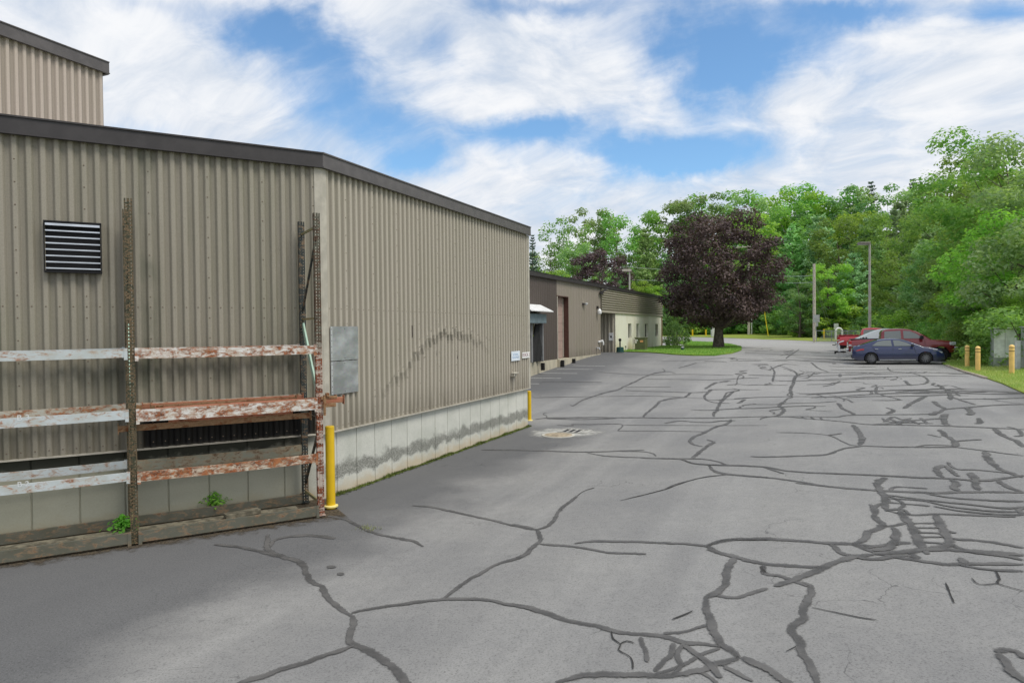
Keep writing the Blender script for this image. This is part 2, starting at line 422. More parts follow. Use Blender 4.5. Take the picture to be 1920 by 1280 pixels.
# ================================================================ terrain, asphalt, grass
def grid(ss, ts, dz):
    v = [(*xy(s, t), gz(*xy(s, t)) + dz) for t in ts for s in ss]; n = len(ss)
    f = [(j * n + i, j * n + i + 1, (j + 1) * n + i + 1, (j + 1) * n + i) for j in range(len(ts) - 1) for i in range(n - 1)]
    return v, f
def steps(*seg):
    out = []
    for a, b, d in seg: out += list(np.arange(a, b, d))
    return out + [seg[-1][1]]
def earth():
    k = NT('forest_floor_earth'); p = k.pos()
    a = k.noise(p, .6, 6.); b = k.noise(p, 9, 4.)
    c = k.mix(k.map(a, .4, .65), (.07, .10, .025), (.10, .085, .05)); c = k.mix(k.map(b, .4, .7, 0, .5), c, (.04, .06, .02))
    return k.done(k.pbsdf(c, .95))
M['earth'] = earth()
v, f = grid(steps((-900, -60, 60), (-60, -16, 4), (-16, 30, 1), (30, 60, 5), (60, 900, 70)), steps((-120, -20, 10), (-20, 60, 1), (60, 160, 4), (160, 400, 20), (400, 1800, 140)), -.09)
structure(mesh_obj('ground', v, f, M['earth'], smooth=True, fix=False))

def asphalt():
    k = NT('aged_asphalt'); p = k.pos()
    s = k.dot(p, (DY, -DX, 0)); t = k.dot(p, (DX, DY, 0))
    fine = k.noise(p, 48, 4., .85); mid = k.noise(p, 7, 5., .6); big = k.noise(p, .35, 5., .55)
    vo = k.n('TexVoronoi', Vector=p, Scale=70.)
    lanes = k.noise(k.n('CombineXYZ', X=k.math('MULTIPLY', s, .9), Y=k.math('MULTIPLY', t, .07), Z=0.).outputs[0], 1., 5.)
    c = k.mix(k.map(big, .35, .68), (.218, .216, .212), (.277, .272, .260))
    c = k.mix(k.map(lanes, .45, .7, 0, .55), c, (.33, .325, .312))
    c = k.mix(k.map(mid, .3, .72, .0, .22), c, (.15, .15, .152))
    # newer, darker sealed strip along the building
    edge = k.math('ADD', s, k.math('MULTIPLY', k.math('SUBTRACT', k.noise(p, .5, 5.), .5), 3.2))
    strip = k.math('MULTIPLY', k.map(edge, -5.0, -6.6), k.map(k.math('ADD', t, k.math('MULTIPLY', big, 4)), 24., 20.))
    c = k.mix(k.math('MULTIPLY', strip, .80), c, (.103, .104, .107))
    dock = k.math('MULTIPLY', k.map(edge, -9.0, -11.5), k.map(t, 26., 30.))
    c = k.mix(k.math('MULTIPLY', dock, .75), c, (.105, .108, .114))
    nr = k.math('MULTIPLY', k.map(edge, -6.5, -3.5, 0, 1), k.math('MULTIPLY', k.map(t, 23., 30.), k.map(t, 56., 44.)))
    c = k.mix(k.math('MULTIPLY', nr, .42), c, (.36, .35, .34))
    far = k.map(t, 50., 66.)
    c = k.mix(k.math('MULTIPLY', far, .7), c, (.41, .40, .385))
    # dark sealed patch at the lot's grass edge and an old damp patch by the island
    rt = k.math('MULTIPLY', k.map(edge, 5.0, 6.6), k.map(t, 36., 27.))
    c = k.mix(k.math('MULTIPLY', rt, .7), c, (.11, .11, .113))
    # grains
    c = k.mix(k.map(fine, .30, .70, .40, 1.60, False), (0, 0, 0), c)
    c = k.mix(k.math('MULTIPLY', k.map(vo.outputs[0], .10, .2, .5, 0), k.map(fine, .4, .6)), c, (.48, .46, .43))
    # hairline cracking in places
    wv = k.n('VectorMath', _operation='ADD', i0=p, i1=k.n('VectorMath', _operation='SCALE', i0=k.n('TexNoise', Vector=p, Scale=2.2, Detail=4.).outputs[1], Scale=.55).outputs[0]).outputs[0]
    cr = k.n('TexVoronoi', _feature='DISTANCE_TO_EDGE', Vector=wv, Scale=1.1)
    hl = k.math('MULTIPLY', k.map(cr.outputs[0], .003, .010, 1, 0), k.map(k.noise(p, .45, 4.), .56, .64, 0, .55))
    c = k.mix(hl, c, (.045, .045, .045))
    h = k.math('ADD', fine, k.math('MULTIPLY', mid, .6))
    return k.done(k.pbsdf(c, .86, 0., .25, normal=k.bump(h, .35, .008)))
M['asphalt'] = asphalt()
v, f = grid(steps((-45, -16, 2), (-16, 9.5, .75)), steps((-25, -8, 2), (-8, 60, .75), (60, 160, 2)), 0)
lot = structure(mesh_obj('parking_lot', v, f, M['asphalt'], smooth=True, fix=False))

def grassmat(name, a, b, c3):
    k = NT(name); p = k.pos()
    n = k.noise(p, .55, 5.); m = k.noise(p, 14, 4., .7)
    c = k.mix(k.map(n, .38, .66), a, b); c = k.mix(k.map(m, .35, .7, 0, .6), c, c3)
    return k.done(k.pbsdf(c, .9, 0., .15, normal=k.bump(m, .8, .05)))
M['grass'] = grassmat('mown_grass', (.21, .29, .05), (.34, .35, .08), (.14, .20, .03))
M['lawn'] = grassmat('green_lawn', (.13, .25, .03), (.23, .32, .05), (.09, .17, .02))
def patch(name, pts, mat, dz=.05, cuts=3, skirt=.14):
    bm = bmesh.new(); dense = []
    for i, p in enumerate(pts):
        q = pts[(i + 1) % len(pts)]; L = math.dist(p, q); n = max(1, int(L / 2.))
        for j in range(n): dense.append((p[0] + (q[0] - p[0]) * j / n, p[1] + (q[1] - p[1]) * j / n))
    vs = [bm.verts.new((x, y, 0)) for x, y in dense]
    es = [bm.edges.new((vs[i], vs[(i + 1) % len(vs)])) for i in range(len(vs))]
    bmesh.ops.triangle_fill(bm, edges=es, use_beauty=True)
    for _ in range(cuts):
        long = [e for e in bm.edges if e.calc_length() > 2.2]
        if not long: break
        bmesh.ops.subdivide_edges(bm, edges=long, cuts=1); bmesh.ops.triangulate(bm, faces=bm.faces)
    for q in bm.verts: q.co.z = gz(q.co.x, q.co.y) + dz
    bnd = [e for e in bm.edges if len(e.link_faces) == 1]
    r = bmesh.ops.extrude_edge_only(bm, edges=bnd)
    for g in r['geom']:
        if isinstance(g, bmesh.types.BMVert): g.co.z -= skirt
    bmesh.ops.recalc_face_normals(bm, faces=bm.faces)
    me = bpy.data.meshes.new(name); bm.to_mesh(me); bm.free(); me.materials.append(mat)
    o = bpy.data.objects.new(name, me); col.objects.link(o); return o
# right-hand verge along the lot edge, lawn island by the far building, far verge across the road
edge_px = [(1920, 738), (1880, 720), (1845, 708), (1815, 700), (1790, 692), (1765, 682)]
edge_r = [tuple(gat(*q)[:2]) for q in edge_px]
s_last, t_last = st(*edge_r[-1]); s_first, t_first = st(*edge_r[0])
verge = [xy(s_first - .6, t_first - 8), xy(s_first - .9, -10)][::-1] + edge_r + [xy(7.35, 46), xy(7.5, 52), xy(7.6, 74)] + [xy(60, 74), xy(60, -10)]
structure(patch('grass_verge', verge, M['grass'], .04, 6))
isl_px = [(1150, 659), (1215, 661), (1262, 665), (1300, 667), (1340, 667), (1372, 663), (1390, 657), (1391, 651), (1372, 646), (1335, 642), (1290, 640), (1246, 641)]
isl = [tuple(gat(*q)[:2]) for q in isl_px]
isl = [tuple(P2 + D2 * 22.5 + N2 * .1)] + isl + [tuple(P2 + D2 * 34.9 + N2 * 3), tuple(P2 + D2 * 34.9 + N2 * .1)]
structure(patch('grass_island', isl, M['lawn'], .07, 5))
far_px = [(1530, 640), (1480, 637.5), (1420, 635.5), (1350, 633), (1290, 631.5), (1240, 630.5)]
farv = [tuple(gat(*q)[:2]) for q in far_px]
fs, ft = st(*farv[-1]); f0s, f0t = st(*farv[0])
farv = [xy(f0s + 12, f0t + 1)] + farv + [xy(fs - 40, ft + 6), xy(fs - 40, 260), xy(f0s + 40, 260), xy(f0s + 40, f0t + 1)]
structure(patch('grass_bank', farv, M['grass'], .05, 6))
# low tan asphalt berm where the lot meets the grass
b = MB(); pts = [gat(*q) for q in ((1776, 686), (1790, 691), (1806, 697), (1830, 704), (1850, 710))]
for p, q in zip(pts, pts[1:]): b.bar((p[0], p[1], p[2] + .02), (q[0], q[1], q[2] + .02), .16, .12)
structure(b.build('kerb', paint('tan_worn_berm', (.36, .31, .25), .9, var=.3), bevel=.02))

# ---------------------------------------------------------------- painted bay lines
def ribbon(mb, pts, wid, dz, jit=0., step=.12, taper=True, seed=0):
    rr = random.Random(seed); P = [np.array(p[:2]) for p in pts]
    # Catmull-Rom through the points
    Q = []
    for i in range(len(P) - 1):
        p0, p1, p2, p3 = P[max(i - 1, 0)], P[i], P[i + 1], P[min(i + 2, len(P) - 1)]
        n = max(2, int(np.linalg.norm(p2 - p1) / step)); n = min(n, 160)
        for j in range(n):
            t = j / n
            Q.append(.5 * (2 * p1 + (p2 - p0) * t + (2 * p0 - 5 * p1 + 4 * p2 - p3) * t * t + (3 * p1 - p0 - 3 * p2 + p3) * t ** 3))
    Q.append(P[-1]); N = len(Q); wl = wr = 0; vs = []; off = 0
    for i, q in enumerate(Q):
        d = Q[min(i + 1, N - 1)] - Q[max(i - 1, 0)]; L = np.linalg.norm(d) + 1e-9; nn = np.array([-d[1], d[0]]) / L
        wl = .6 * wl + .4 * rr.uniform(-1, 1); wr = .6 * wr + .4 * rr.uniform(-1, 1); off = .8 * off + .2 * rr.uniform(-1, 1)
        lat = abs(d[0]) / L; dist = math.hypot(q[0], q[1]); k = 1.0
        fat = 1 + min(4.2, max(0, dist - 5) / 5.5) * lat ** 2 if jit > .1 else 1
        if taper: k = min(1, .5 + 5 * i / N, .5 + 5 * (N - 1 - i) / N)
        c = q + nn * off * jit * wid * 1.2
        for sgn, j in ((-1, wl), (0, 0), (1, wr)):
            x, y = c + nn * sgn * wid * fat / 2 * k * (1 + j * jit)
            vs.append((x, y, gz(x, y) + dz))
    mb.add(vs, [q for i in range(N - 1) for q in ((3 * i, 3 * i + 1, 3 * i + 4, 3 * i + 3), (3 * i + 1, 3 * i + 2, 3 * i + 5, 3 * i + 4))])
    if not hasattr(mb, 'core'): mb.core = []
    mb.core += [0., 1., 0.] * N
def linepaint():
    k = NT('worn_white_line'); p = k.pos(); n = k.noise(p, 9, 5., .7)
    d = k.pbsdf(k.mix(k.map(n, .4, .6), (.62, .62, .60), (.45, .45, .44)), .8)
    tr = k.n('BsdfTransparent'); mx = k.n('MixShader', i0=k.map(n, .36, .50, .25, 1.), i1=tr.outputs[0], i2=d)
    return k.done(mx.outputs[0])
b = MB()
for i, (p, q) in enumerate((((985, 719.5), (1011, 719.5)), ((985, 708.5), (1052, 709.3)), ((1012, 699.3), (1082, 700.2)), ((1044, 691.8), (1112, 692.6)), ((1074, 685.3), (1134, 686.4)),
                            ((1640, 689.5), (1778, 689.3)), ((1690, 697.2), (1790, 697)), ((1560, 671), (1604, 672)), ((1556, 662.5), (1592, 663)))):
    ribbon(b, [gat(*p), gat(*q)], .11, .009, .05, .4, False, i)
structure(b.build('bay_markings', linepaint()))

# ---------------------------------------------------------------- tar-sealed cracks, traced from the photograph onto the ground
REG = {'A': (1240, 640, 2.782), 'B': (960, 760, 2.4625), 'C': (1400, 900, 3.369), 'D': (400, 900, 3.2), 'E': (980, 640, 4.174)}
CR = '''
D .075 330,325 320,370 325,410 360,440 430,465 510,490 545,530 570,580 610,620 655,645 680,690 730,750 790,790 830,815
D .095 830,815 845,860 835,900 825,945 850,990 920,1020 990,1060 1060,1110 1110,1160 1150,1216 1190,1290
D .06 345,400 360,365 420,345 510,333 620,338 730,352
D .05 10,385 130,400 240,420 330,445 400,460
D .08 845,995 760,1025 640,1065 540,1100 400,1140 290,1185 180,1216 60,1290
D .055 830,800 920,780 1050,757 1200,735 1380,717 1520,712 1640,722 1760,745 1870,765 1920,780
D .06 1380,717 1450,660 1530,605 1600,565 1700,510 1830,470 1890,435 1915,405
D .055 1195,152 1330,165 1480,200 1620,230 1750,260 1920,297
D .055 690,215 790,235 880,280 960,315 1080,345 1200,365 1260,400
D .10 690,515 735,525
D .09 750,558 775,572
B .055 0,550 60,562 115,575
B .075 115,575 130,610 125,635 90,660 60,690 0,718
B .07 115,575 170,555 205,515 215,490 260,450 300,418
B .018 300,418 335,395 380,380
B .05 130,640 240,648 330,660 430,678 520,683 620,686
B .06 290,638 370,627 500,628 620,632 760,638 830,642 910,652 960,678 1030,700 1110,718 1182,735
B .05 910,652 940,632 1000,622 1080,620 1182,621
B .12 1030,700 1005,745 985,800 975,845 930,875 890,890
B .13 890,890 900,930 915,980 935,1040 965,1090 1010,1130 1060,1165
B .11 1060,1165 1120,1195 1182,1230 1260,1280 1330,1330
B .06 940,880 1035,888 1100,868 1182,845
B .07 0,915 70,930 160,960 250,995 390,1020 470,1045 590,1060 700,1068 800,1095 900,1100 980,1115
B .05 700,1055 800,1045 870,1025 915,1015
B .045 595,1070 605,1110 620,1160 625,1185
B .06 740,1100 730,1150 690,1190 660,1230
B .095 200,1280 300,1258 390,1243 520,1243 640,1245 760,1240 860,1225 950,1190 1050,1165
B .07 790,1110 840,1150 900,1200 960,1260
B .05 860,1225 920,1260 960,1290
B .05 960,1120 880,1150 830,1180 760,1215 660,1240
B .05 980,1200 1040,1240 1110,1275
B .05 800,1095 770,1150 790,1200 740,1245
B .018 460,1045 465,1080 500,1105 490,1130 550,1165 560,1220
B .018 500,1105 530,1090 560,1100
B .018 740,990 790,970 835,950
B .05 1150,740 1160,770 1182,775
B .05 -140,205 0,206 150,210 300,215 440,213 610,205
B .05 350,220 430,233 560,240 700,245 830,246 900,250 960,262 1000,275 1100,279 1182,285
B .04 500,212 600,213 650,222 665,235
B .10 830,246 870,215 905,185 935,170 900,158
B .09 880,190 840,180 822,165 840,145 890,125 940,100 990,85 1010,65
B .05 790,252 840,268 910,274 1000,276
B .07 910,276 925,295 950,310 1000,318 1080,325 1182,335
B .02 980,322 900,330 830,345 770,365 700,390 580,420 500,440
E .07 100,610 190,600 350,597 550,595 740,597 950,597 1150,600 1350,600 1500,599 1650,595 1800,590 1920,588
E .05 190,605 400,610 560,609 730,603
E .04 190,598 185,580 160,572 170,560 190,562
E .11 945,592 985,550 1030,515 1070,475 1130,455 1210,442 1270,438
E .10 1270,438 1300,415 1320,400
E .03 80,430 100,440 200,437 350,435 500,432 700,430 900,427 1100,430 1260,437 1430,448
E .08 370,495 395,505 440,475 480,455 560,428 650,400 740,380 800,350 880,315 950,280 1030,250 1110,235 1095,212
E .05 1110,235 1160,240 1195,252
E .06 1220,208 1290,190 1360,168
E .04 810,385 950,390 1100,393 1300,400 1440,395 1480,378 1700,377 1860,378
E .10 1480,378 1440,410 1425,440 1450,465 1510,480 1620,485
E .12 1430,372 1470,345 1520,320
E .14 1580,318 1615,305
E .13 1500,590 1495,565 1520,540 1540,490 1570,455 1610,425 1650,390
E .045 1570,455 1700,450 1800,440 1920,435
E .10 1690,485 1740,455
E .06 1420,450 1500,460 1560,455
E .03 600,240 800,255 1000,262 1250,258 1450,260 1650,265
E .03 960,295 1200,297 1500,300 1700,290 1850,285
E .02 770,655 1200,657 1920,657
E .03 745,700 1000,702 1250,703 1430,707
E .04 270,655 390,660 392,650 520,650 768,648 745,700
E .03 800,358 1000,357 1160,358
E .03 130,335 200,315 620,320
E .03 1040,150 1300,150 1600,128
E .06 1420,155 1560,158 1600,165
E .03 1790,180 1920,178
A .07 500,392 640,393 730,400 850,410 960,420 1070,432 1250,436 1450,440 1700,450 1892,460
A .05 560,392 740,392 900,395 980,385 1200,382 1420,378 1480,355 1600,345 1700,335 1892,328
A .13 610,388 640,360 615,335 645,312
A .12 680,285 675,250 690,215 700,185 740,165
A .05 380,298 500,292 700,288 900,290
A .10 920,322 945,350 990,370 1010,385
A .14 1000,435 1030,470 1045,500 1035,540
A .04 600,475 740,478 870,490 940,520 990,540 1050,545
A .055 1050,545 1200,550 1400,552 1530,552 1680,570 1892,597
A .05 1050,545 950,560 870,588 740,597 560,602 465,600
A .04 870,490 940,480
A .06 0,612 100,615 160,635 240,643 380,648 530,655 650,675 760,684 900,690 1100,698 1300,708 1480,715 1640,725 1750,720 1892,700
A .05 530,655 640,690
A .07 250,645 280,675 370,695 540,710 700,730 860,755 1100,775 1400,790 1600,785 1892,790
A .04 700,738 800,750 860,756
A .025 350,695 240,705 130,730 60,750 10,775
A .08 230,1068 290,1050 370,1035 600,1035 800,1048 1000,1055 1100,1070
A .08 240,1070 290,1100 400,1130 530,1160 700,1175 850,1178
A .12 600,1280 700,1240 850,1185 980,1130 1100,1110
A .11 1100,1110 1250,1100 1400,1085 1600,1095 1892,1115
A .06 530,1165 535,1210 600,1220 680,1245 770,1280
A .15 1160,710 1125,740 1140,775 1160,810 1165,860 1190,885
A .11 1090,850 1110,870 1105,920 1150,960 1080,1000 1050,1040 1000,1055
A .06 1150,845 1110,870
A .19 1250,880 1290,940 1320,1000 1350,1060 1400,1110
A .14 1430,900 1460,950 1490,1010 1510,1060 1400,1085
A .05 1170,885 1250,875 1300,905
A .04 1285,950 1470,948
A .04 1300,972 1480,974
A .04 1315,997 1490,1000
A .04 1330,1022 1500,1020
A .04 1340,1045 1490,1055
A .05 1170,800 1400,830 1600,850 1780,870 1892,865
A .05 1180,820 1350,830 1500,860 1700,885 1860,890
A .05 1190,840 1400,860
A .05 1190,885 1300,905 1440,900 1600,905 1850,915
A .05 1200,780 1230,760 1390,768
A .05 1160,790 1260,845 1240,870
A .05 1380,795 1500,815 1700,830 1892,835
A .05 1420,860 1600,890 1850,905 1860,880 1892,860
A .12 1200,970 1230,1000 1210,1050 1170,1080 1100,1090
A .05 1150,960 1200,965 1300,940
A .07 1470,990 1540,1000
A .06 1510,1030 1700,1045 1892,1078
A .06 1130,1110 1300,1140 1500,1165 1700,1160 1892,1165
A .07 1510,1060 1600,1095 1800,1120 1892,1140
A .05 1550,1165 1700,1190 1892,1200
A .11 1560,1130 1590,1160
A .08 1290,1100 1330,1125 1300,1140
A .08 870,1050 910,1080 950,1110 1000,1120
A .09 1000,1055 1060,1085 1100,1100
A .06 1050,1080 1180,1060 1300,1050
A .13 1450,460 1480,490 1530,520 1535,550
A .05 1390,485 1460,500
A .04 1530,520 1670,512
A .04 1330,550 1400,540 1530,545
A .16 1680,575 1710,620 1760,660 1840,690 1892,710
A .11 1740,455 1780,490 1850,520 1892,550
A .05 1800,445 1860,460 1880,490 1840,495
A .08 1470,710 1440,680 1440,660 1490,650 1530,690 1550,705
A .15 1510,720 1540,740 1530,765 1560,780
A .12 1610,685 1635,730 1650,775
A .05 1490,630 1540,665 1640,670 1840,690
A .08 1750,725 1820,765 1892,790
A .12 1590,345 1620,370 1610,385
A .09 1420,312 1440,330 1480,350
A .07 1440,225 1480,250 1500,270 1510,305
A .045 1430,235 1500,230 1560,245 1600,250
A .045 1450,262 1520,266 1580,258 1640,262
A .05 1400,246 1490,250 1560,285
A .09 1500,280 1540,300 1640,330
A .05 1560,300 1700,300 1892,295
A .06 1125,235 1120,265 1170,285 1240,305 1100,308
A .11 1270,205 1300,230
A .07 1380,285 1310,320 1270,350
A .05 1180,135 1200,155 1300,165 1370,185 1390,210 1340,225 1130,235
A .13 930,170 935,185
A .07 1170,345 1210,360 1180,378
A .06 1150,400 1200,420 1350,410 1480,400
A .06 1100,435 1250,425 1420,428
A .15 1480,378 1470,410 1490,440
A .08 1410,385 1440,365
A .07 1280,405 1330,425
A .07 1190,400 1250,435
A .07 1350,400 1390,430
A .06 1160,420 1210,395 1260,410 1300,400
A .06 1230,432 1290,418 1350,432
A .08 1650,400 1665,420 1650,430
A .05 730,392 760,405
A .05 780,395 800,408
A .05 830,398 840,410
A .05 900,295 960,300 1000,320
A .05 700,270 800,275 860,295
A .07 570,130 590,160 580,210
A .07 610,125 700,160 690,210
A .10 780,110 820,140 870,160
A .06 620,75 680,60 740,65
A .06 650,90 720,40
A .06 560,150 640,120 720,125
A .06 720,150 780,170 830,165
A .05 760,200 860,205 960,210
A .05 480,120 560,122
A .05 700,180 760,190 800,160
A .07 640,60 690,45
A .07 740,95 790,100
A .10 430,305 410,320
A .05 340,205 300,215
A .05 1230,255 1400,258
A .05 1110,262 1200,270 1400,268
C .09 1580,1090 1640,1075 1700,1085 1752,1110 1800,1130
C .09 1590,1095 1640,1150 1690,1220 1750,1260 1800,1290
C .085 345,645 400,670 410,700 385,760 350,830 375,870 320,910 295,960 340,1040 370,1110 410,1200 440,1290
C .015 410,805 600,845 720,870 820,885
C .015 1255,650 1280,710 1310,780
C .02 1575,575 1600,630 1590,655 1750,705
C .015 1420,620 1470,660 1590,655
C .015 250,1085 320,1050
C .06 700,490 780,500 900,490 1020,480 1060,495
'''
bc, bf = MB(), MB()
for i, ln in enumerate(CR.strip().splitlines()):
    q = ln.split(); ox, oy, sc = REG[q[0]]; wd = float(q[1])
    pts = [gat(ox + float(a.split(',')[0]) / sc, oy + float(a.split(',')[1]) / sc) for a in q[2:]]
    ribbon(bc if wd > .022 else bf, pts, min(wd, .08 + max(0, wd - .08) * .22) * (1.22 if wd > .022 else .85), .008 + .0005 * (i % 7), .45 if wd > .022 else .8, .05, True, i)
rc = random.Random(77)
for i in range(90):
    s0, t0 = rc.uniform(-5.5, 6.2), rc.uniform(21, 62); L_ = rc.uniform(1.2, 6.5); lat_ = rc.random() < .62
    pts = []; ds, dt = (1, rc.uniform(-.12, .12)) if lat_ else (rc.uniform(-.35, .35), 1)
    if not lat_: L_ *= .7
    for j in range(7):
        pts.append(xy(min(6.9, s0 + ds * L_ * j / 6 + rc.gauss(0, .03 if lat_ else .14)), t0 + dt * L_ * j / 6 + rc.gauss(0, .16 if lat_ else .05)))
    ribbon(bc, pts, rc.uniform(.042, .07), .012 + .0004 * (i % 5), .4, .12, True, 500 + i)
def tar():
    k = NT('crack_sealant_tar'); p = k.pos(); n = k.noise(p, 30, 4., .7); m = k.noise(p, 3, 4.)
    d = k.pbsdf(k.mix(k.map(m, .35, .7), (.080, .078, .076), (.125, .121, .116)), k.map(n, .3, .7, .6, .85), 0., .3)
    tr = k.n('BsdfTransparent'); at = k.n('Attribute', _attribute_name='core').outputs['Fac']; n5 = k.noise(p, 11, 5., .7)
    rag = k.math('ADD', at, k.math('ADD', k.math('MULTIPLY', k.math('SUBTRACT', n, .5), .9), k.math('MULTIPLY', k.math('SUBTRACT', n5, .5), .9)))
    a = k.math('MULTIPLY', k.map(rag, .10, .52), k.map(m, .3, .55, .70, .97))
    return k.done(k.n('MixShader', i0=a, i1=tr.outputs[0], i2=d).outputs[0])
M['tar'] = tar()
cro = bc.build('sealed_cracks', M['tar'], None); structure(cro)
ca = cro.data.attributes.new('core', 'FLOAT', 'POINT'); ca.data.foreach_set('value', np.array(bc.core, dtype=np.float32))
structure(bf.build('open_cracks', paint('open_crack_dirt', (.035, .034, .032), .9)))

# ---------------------------------------------------------------- storm drain: pale apron, cast cover and grate
def apron():
    k = NT('washed_pale_apron'); p = k.pos(); c0 = gat(1062, 811)
    dd = k.n('VectorMath', _operation='DISTANCE', i0=k.scale(p, (1, 1, 0)), i1=(float(c0[0]), float(c0[1]), 0.)).outputs['Value']
    n = k.noise(p, 2.2, 6., .65)
    a = k.map(k.math('ADD', dd, k.math('MULTIPLY', k.math('SUBTRACT', n, .5), 1.5)), 1.25, .45, 0, .85)
    d = k.pbsdf(k.mix(k.map(k.noise(p, 12, 4.), .35, .7), (.50, .49, .45), (.38, .38, .36)), .9)
    return k.done(k.n('MixShader', i0=a, i1=k.n('BsdfTransparent').outputs[0], i2=d).outputs[0])
c0 = gat(1062, 811)
vs = []; fs = []
for i in range(9):
    for j in range(9):
        x, y = c0[0] + (i - 4) * .45, c0[1] + (j - 4) * .45; vs.append((x, y, gz(x, y) + .005))
fs = [(i * 9 + j, (i + 1) * 9 + j, (i + 1) * 9 + j + 1, i * 9 + j + 1) for i in range(8) for j in range(8)]
structure(mesh_obj('concrete_apron', vs, fs, apron(), fix=False))
g = gat(1078, 809); o = thing('storm_drain', 'square cast iron drain grate with slots set in the pale patch of asphalt', 'drain', (g[0], g[1], g[2]))
b = MB()
for a, l in (((-.40, 0), (.06, .66)), ((.40, 0), (.06, .66)), ((0, -.30), (.74, .06)), ((0, .30), (.74, .06))):
    c = np.array([g[0], g[1]]) + np.array([DY, -DX]) * a[0] + np.array([DX, DY]) * a[1]
    b.box((c[0], c[1], g[2] + .012), (l[0], l[1], .03), (DY, -DX))
b.build('frame', paint('pale_dusty_iron', (.36, .35, .32), .8), o)
b = MB()
for i in range(5):
    c = np.array([g[0], g[1]]) + np.array([DY, -DX]) * (-.36 + i * .18)
    b.box((c[0], c[1], g[2] + .013), (.045, .55, .025), (DY, -DX))
b.build('grate', paint('pale_dusty_bars', (.40, .39, .36), .8), o)
b = MB(); b.box((g[0], g[1], g[2] + .006), (.74, .56, .006), (DY, -DX)); b.build('pit', M['dark'], o)
g = gat(1047, 816); o = thing('manhole_cover', 'round rust-tan manhole cover in front of the drain grate', 'manhole cover', g)
MB().lathe([(.47, 0), (.47, .016), (.40, .018)], g, 28).build('rim', paint('pale_concrete_ring', (.48, .46, .40), .9), o)
MB().lathe([(.395, 0), (.395, .022), (.34, .026), (.2, .026)], g, 28).build('lid', paint('tan_rusted_iron', (.33, .27, .19), .85, var=.3, sc=9), o)

# blown dirt and leaf litter under the rack, along the wall
def dirt():
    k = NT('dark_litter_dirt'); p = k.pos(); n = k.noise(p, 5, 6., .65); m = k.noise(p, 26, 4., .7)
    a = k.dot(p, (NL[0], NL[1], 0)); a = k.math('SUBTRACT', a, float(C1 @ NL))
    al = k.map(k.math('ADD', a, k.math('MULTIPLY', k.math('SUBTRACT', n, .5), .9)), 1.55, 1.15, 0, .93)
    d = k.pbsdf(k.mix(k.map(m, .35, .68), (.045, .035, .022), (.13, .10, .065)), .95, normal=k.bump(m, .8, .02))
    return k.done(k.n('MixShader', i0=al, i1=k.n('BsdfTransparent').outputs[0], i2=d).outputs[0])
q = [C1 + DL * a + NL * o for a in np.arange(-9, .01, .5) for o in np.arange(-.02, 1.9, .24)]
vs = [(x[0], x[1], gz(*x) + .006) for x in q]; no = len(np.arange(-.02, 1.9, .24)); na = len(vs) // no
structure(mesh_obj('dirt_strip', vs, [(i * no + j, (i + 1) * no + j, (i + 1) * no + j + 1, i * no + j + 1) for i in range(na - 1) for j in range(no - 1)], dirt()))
# ================================================================ near warehouse
PER = .1727
PROF = ((0, 0.0), (.034, 0.0), (.046, .004), (.074, .036), (.084, .040), (.124, .040), (.134, .036), (.162, .004), (.1727, 0.0))      # valley, flank, crown, flank of one rib
def corrugated(P, d, n, a0, a1, z0, z1, zs=2, disp=None, prof=PROF, per=PER):
    pts = []
    m = int(round((a1 - a0) / per)); pr = (a1 - a0) / m
    for i in range(m):
        for q, o in prof[:-1]: pts.append((a0 + i * pr + q * pr / per, o))
    pts.append((a1, 0.0))
    vs, fs = [], []; N = len(pts); mo = max(q[1] for q in prof); RIB[:] = [o / mo for _ in range(zs) for a, o in pts]
    for j in range(zs):
        z = z0 + (z1 - z0) * j / (zs - 1)
        for a, o in pts:
            da, do = disp(a, z) if disp else (0, 0)
            vs.append(P3(P, d, n, a + da, o + do, z))
    for j in range(zs - 1):
        for i in range(N - 1): fs.append((j * N + i, j * N + i + 1, (j + 1) * N + i + 1, (j + 1) * N + i))
    return vs, fs
L1 = float(np.linalg.norm(C2 - C1)); LW = 12.6
wh = thing('warehouse', 'near tan corrugated metal warehouse on a concrete base with a dark roof edge', 'warehouse', (C1[0], C1[1], 0))
v, f = corrugated(C1, DL, NL, -LW, -.06, FLOOR, ROOF1 - .05)
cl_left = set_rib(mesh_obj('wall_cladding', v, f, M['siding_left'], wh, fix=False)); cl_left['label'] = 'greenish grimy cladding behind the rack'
# truck dent: the sheets are pushed in below a ragged diagonal fold
def dent(a, z):
    fa = [1.55, 2.3, 2.75, 3.3, 4.2, 5.3, 6.2, 6.9]; fz = [1.75, 2.0, 2.2, 2.62, 2.95, 2.93, 2.75, 2.5]
    if a <= fa[0] or a >= fa[-1]: return 0, 0
    for i in range(len(fa) - 1):
        if fa[i] <= a <= fa[i + 1]:
            zf = fz[i] + (fz[i + 1] - fz[i]) * (a - fa[i]) / (fa[i + 1] - fa[i])
    env = math.sin(math.pi * (a - fa[0]) / (fa[-1] - fa[0])) ** .7
    zf += .05 * math.sin(a * 9) + .04 * math.sin(a * 23)
    if z > zf: return 0, .012 * env * math.exp(-((z - zf) / .12) ** 2)
    u = (zf - z) / max(.3, zf - FLOOR)
    k = min(1, (zf - z) / .16) * (1 - u) ** .8
    return .075 * env * k, -.020 * env * k - .008 * math.sin(a * 14) * k
v, f = corrugated(C1, D1, N1, .06, L1 - .05, FLOOR, ROOF1 - .05, 70, dent)
cl_right = set_rib(mesh_obj('wall_cladding', v, f, M['siding_right'], wh, fix=False)); cl_right['label'] = 'side cladding with a long diagonal dent'
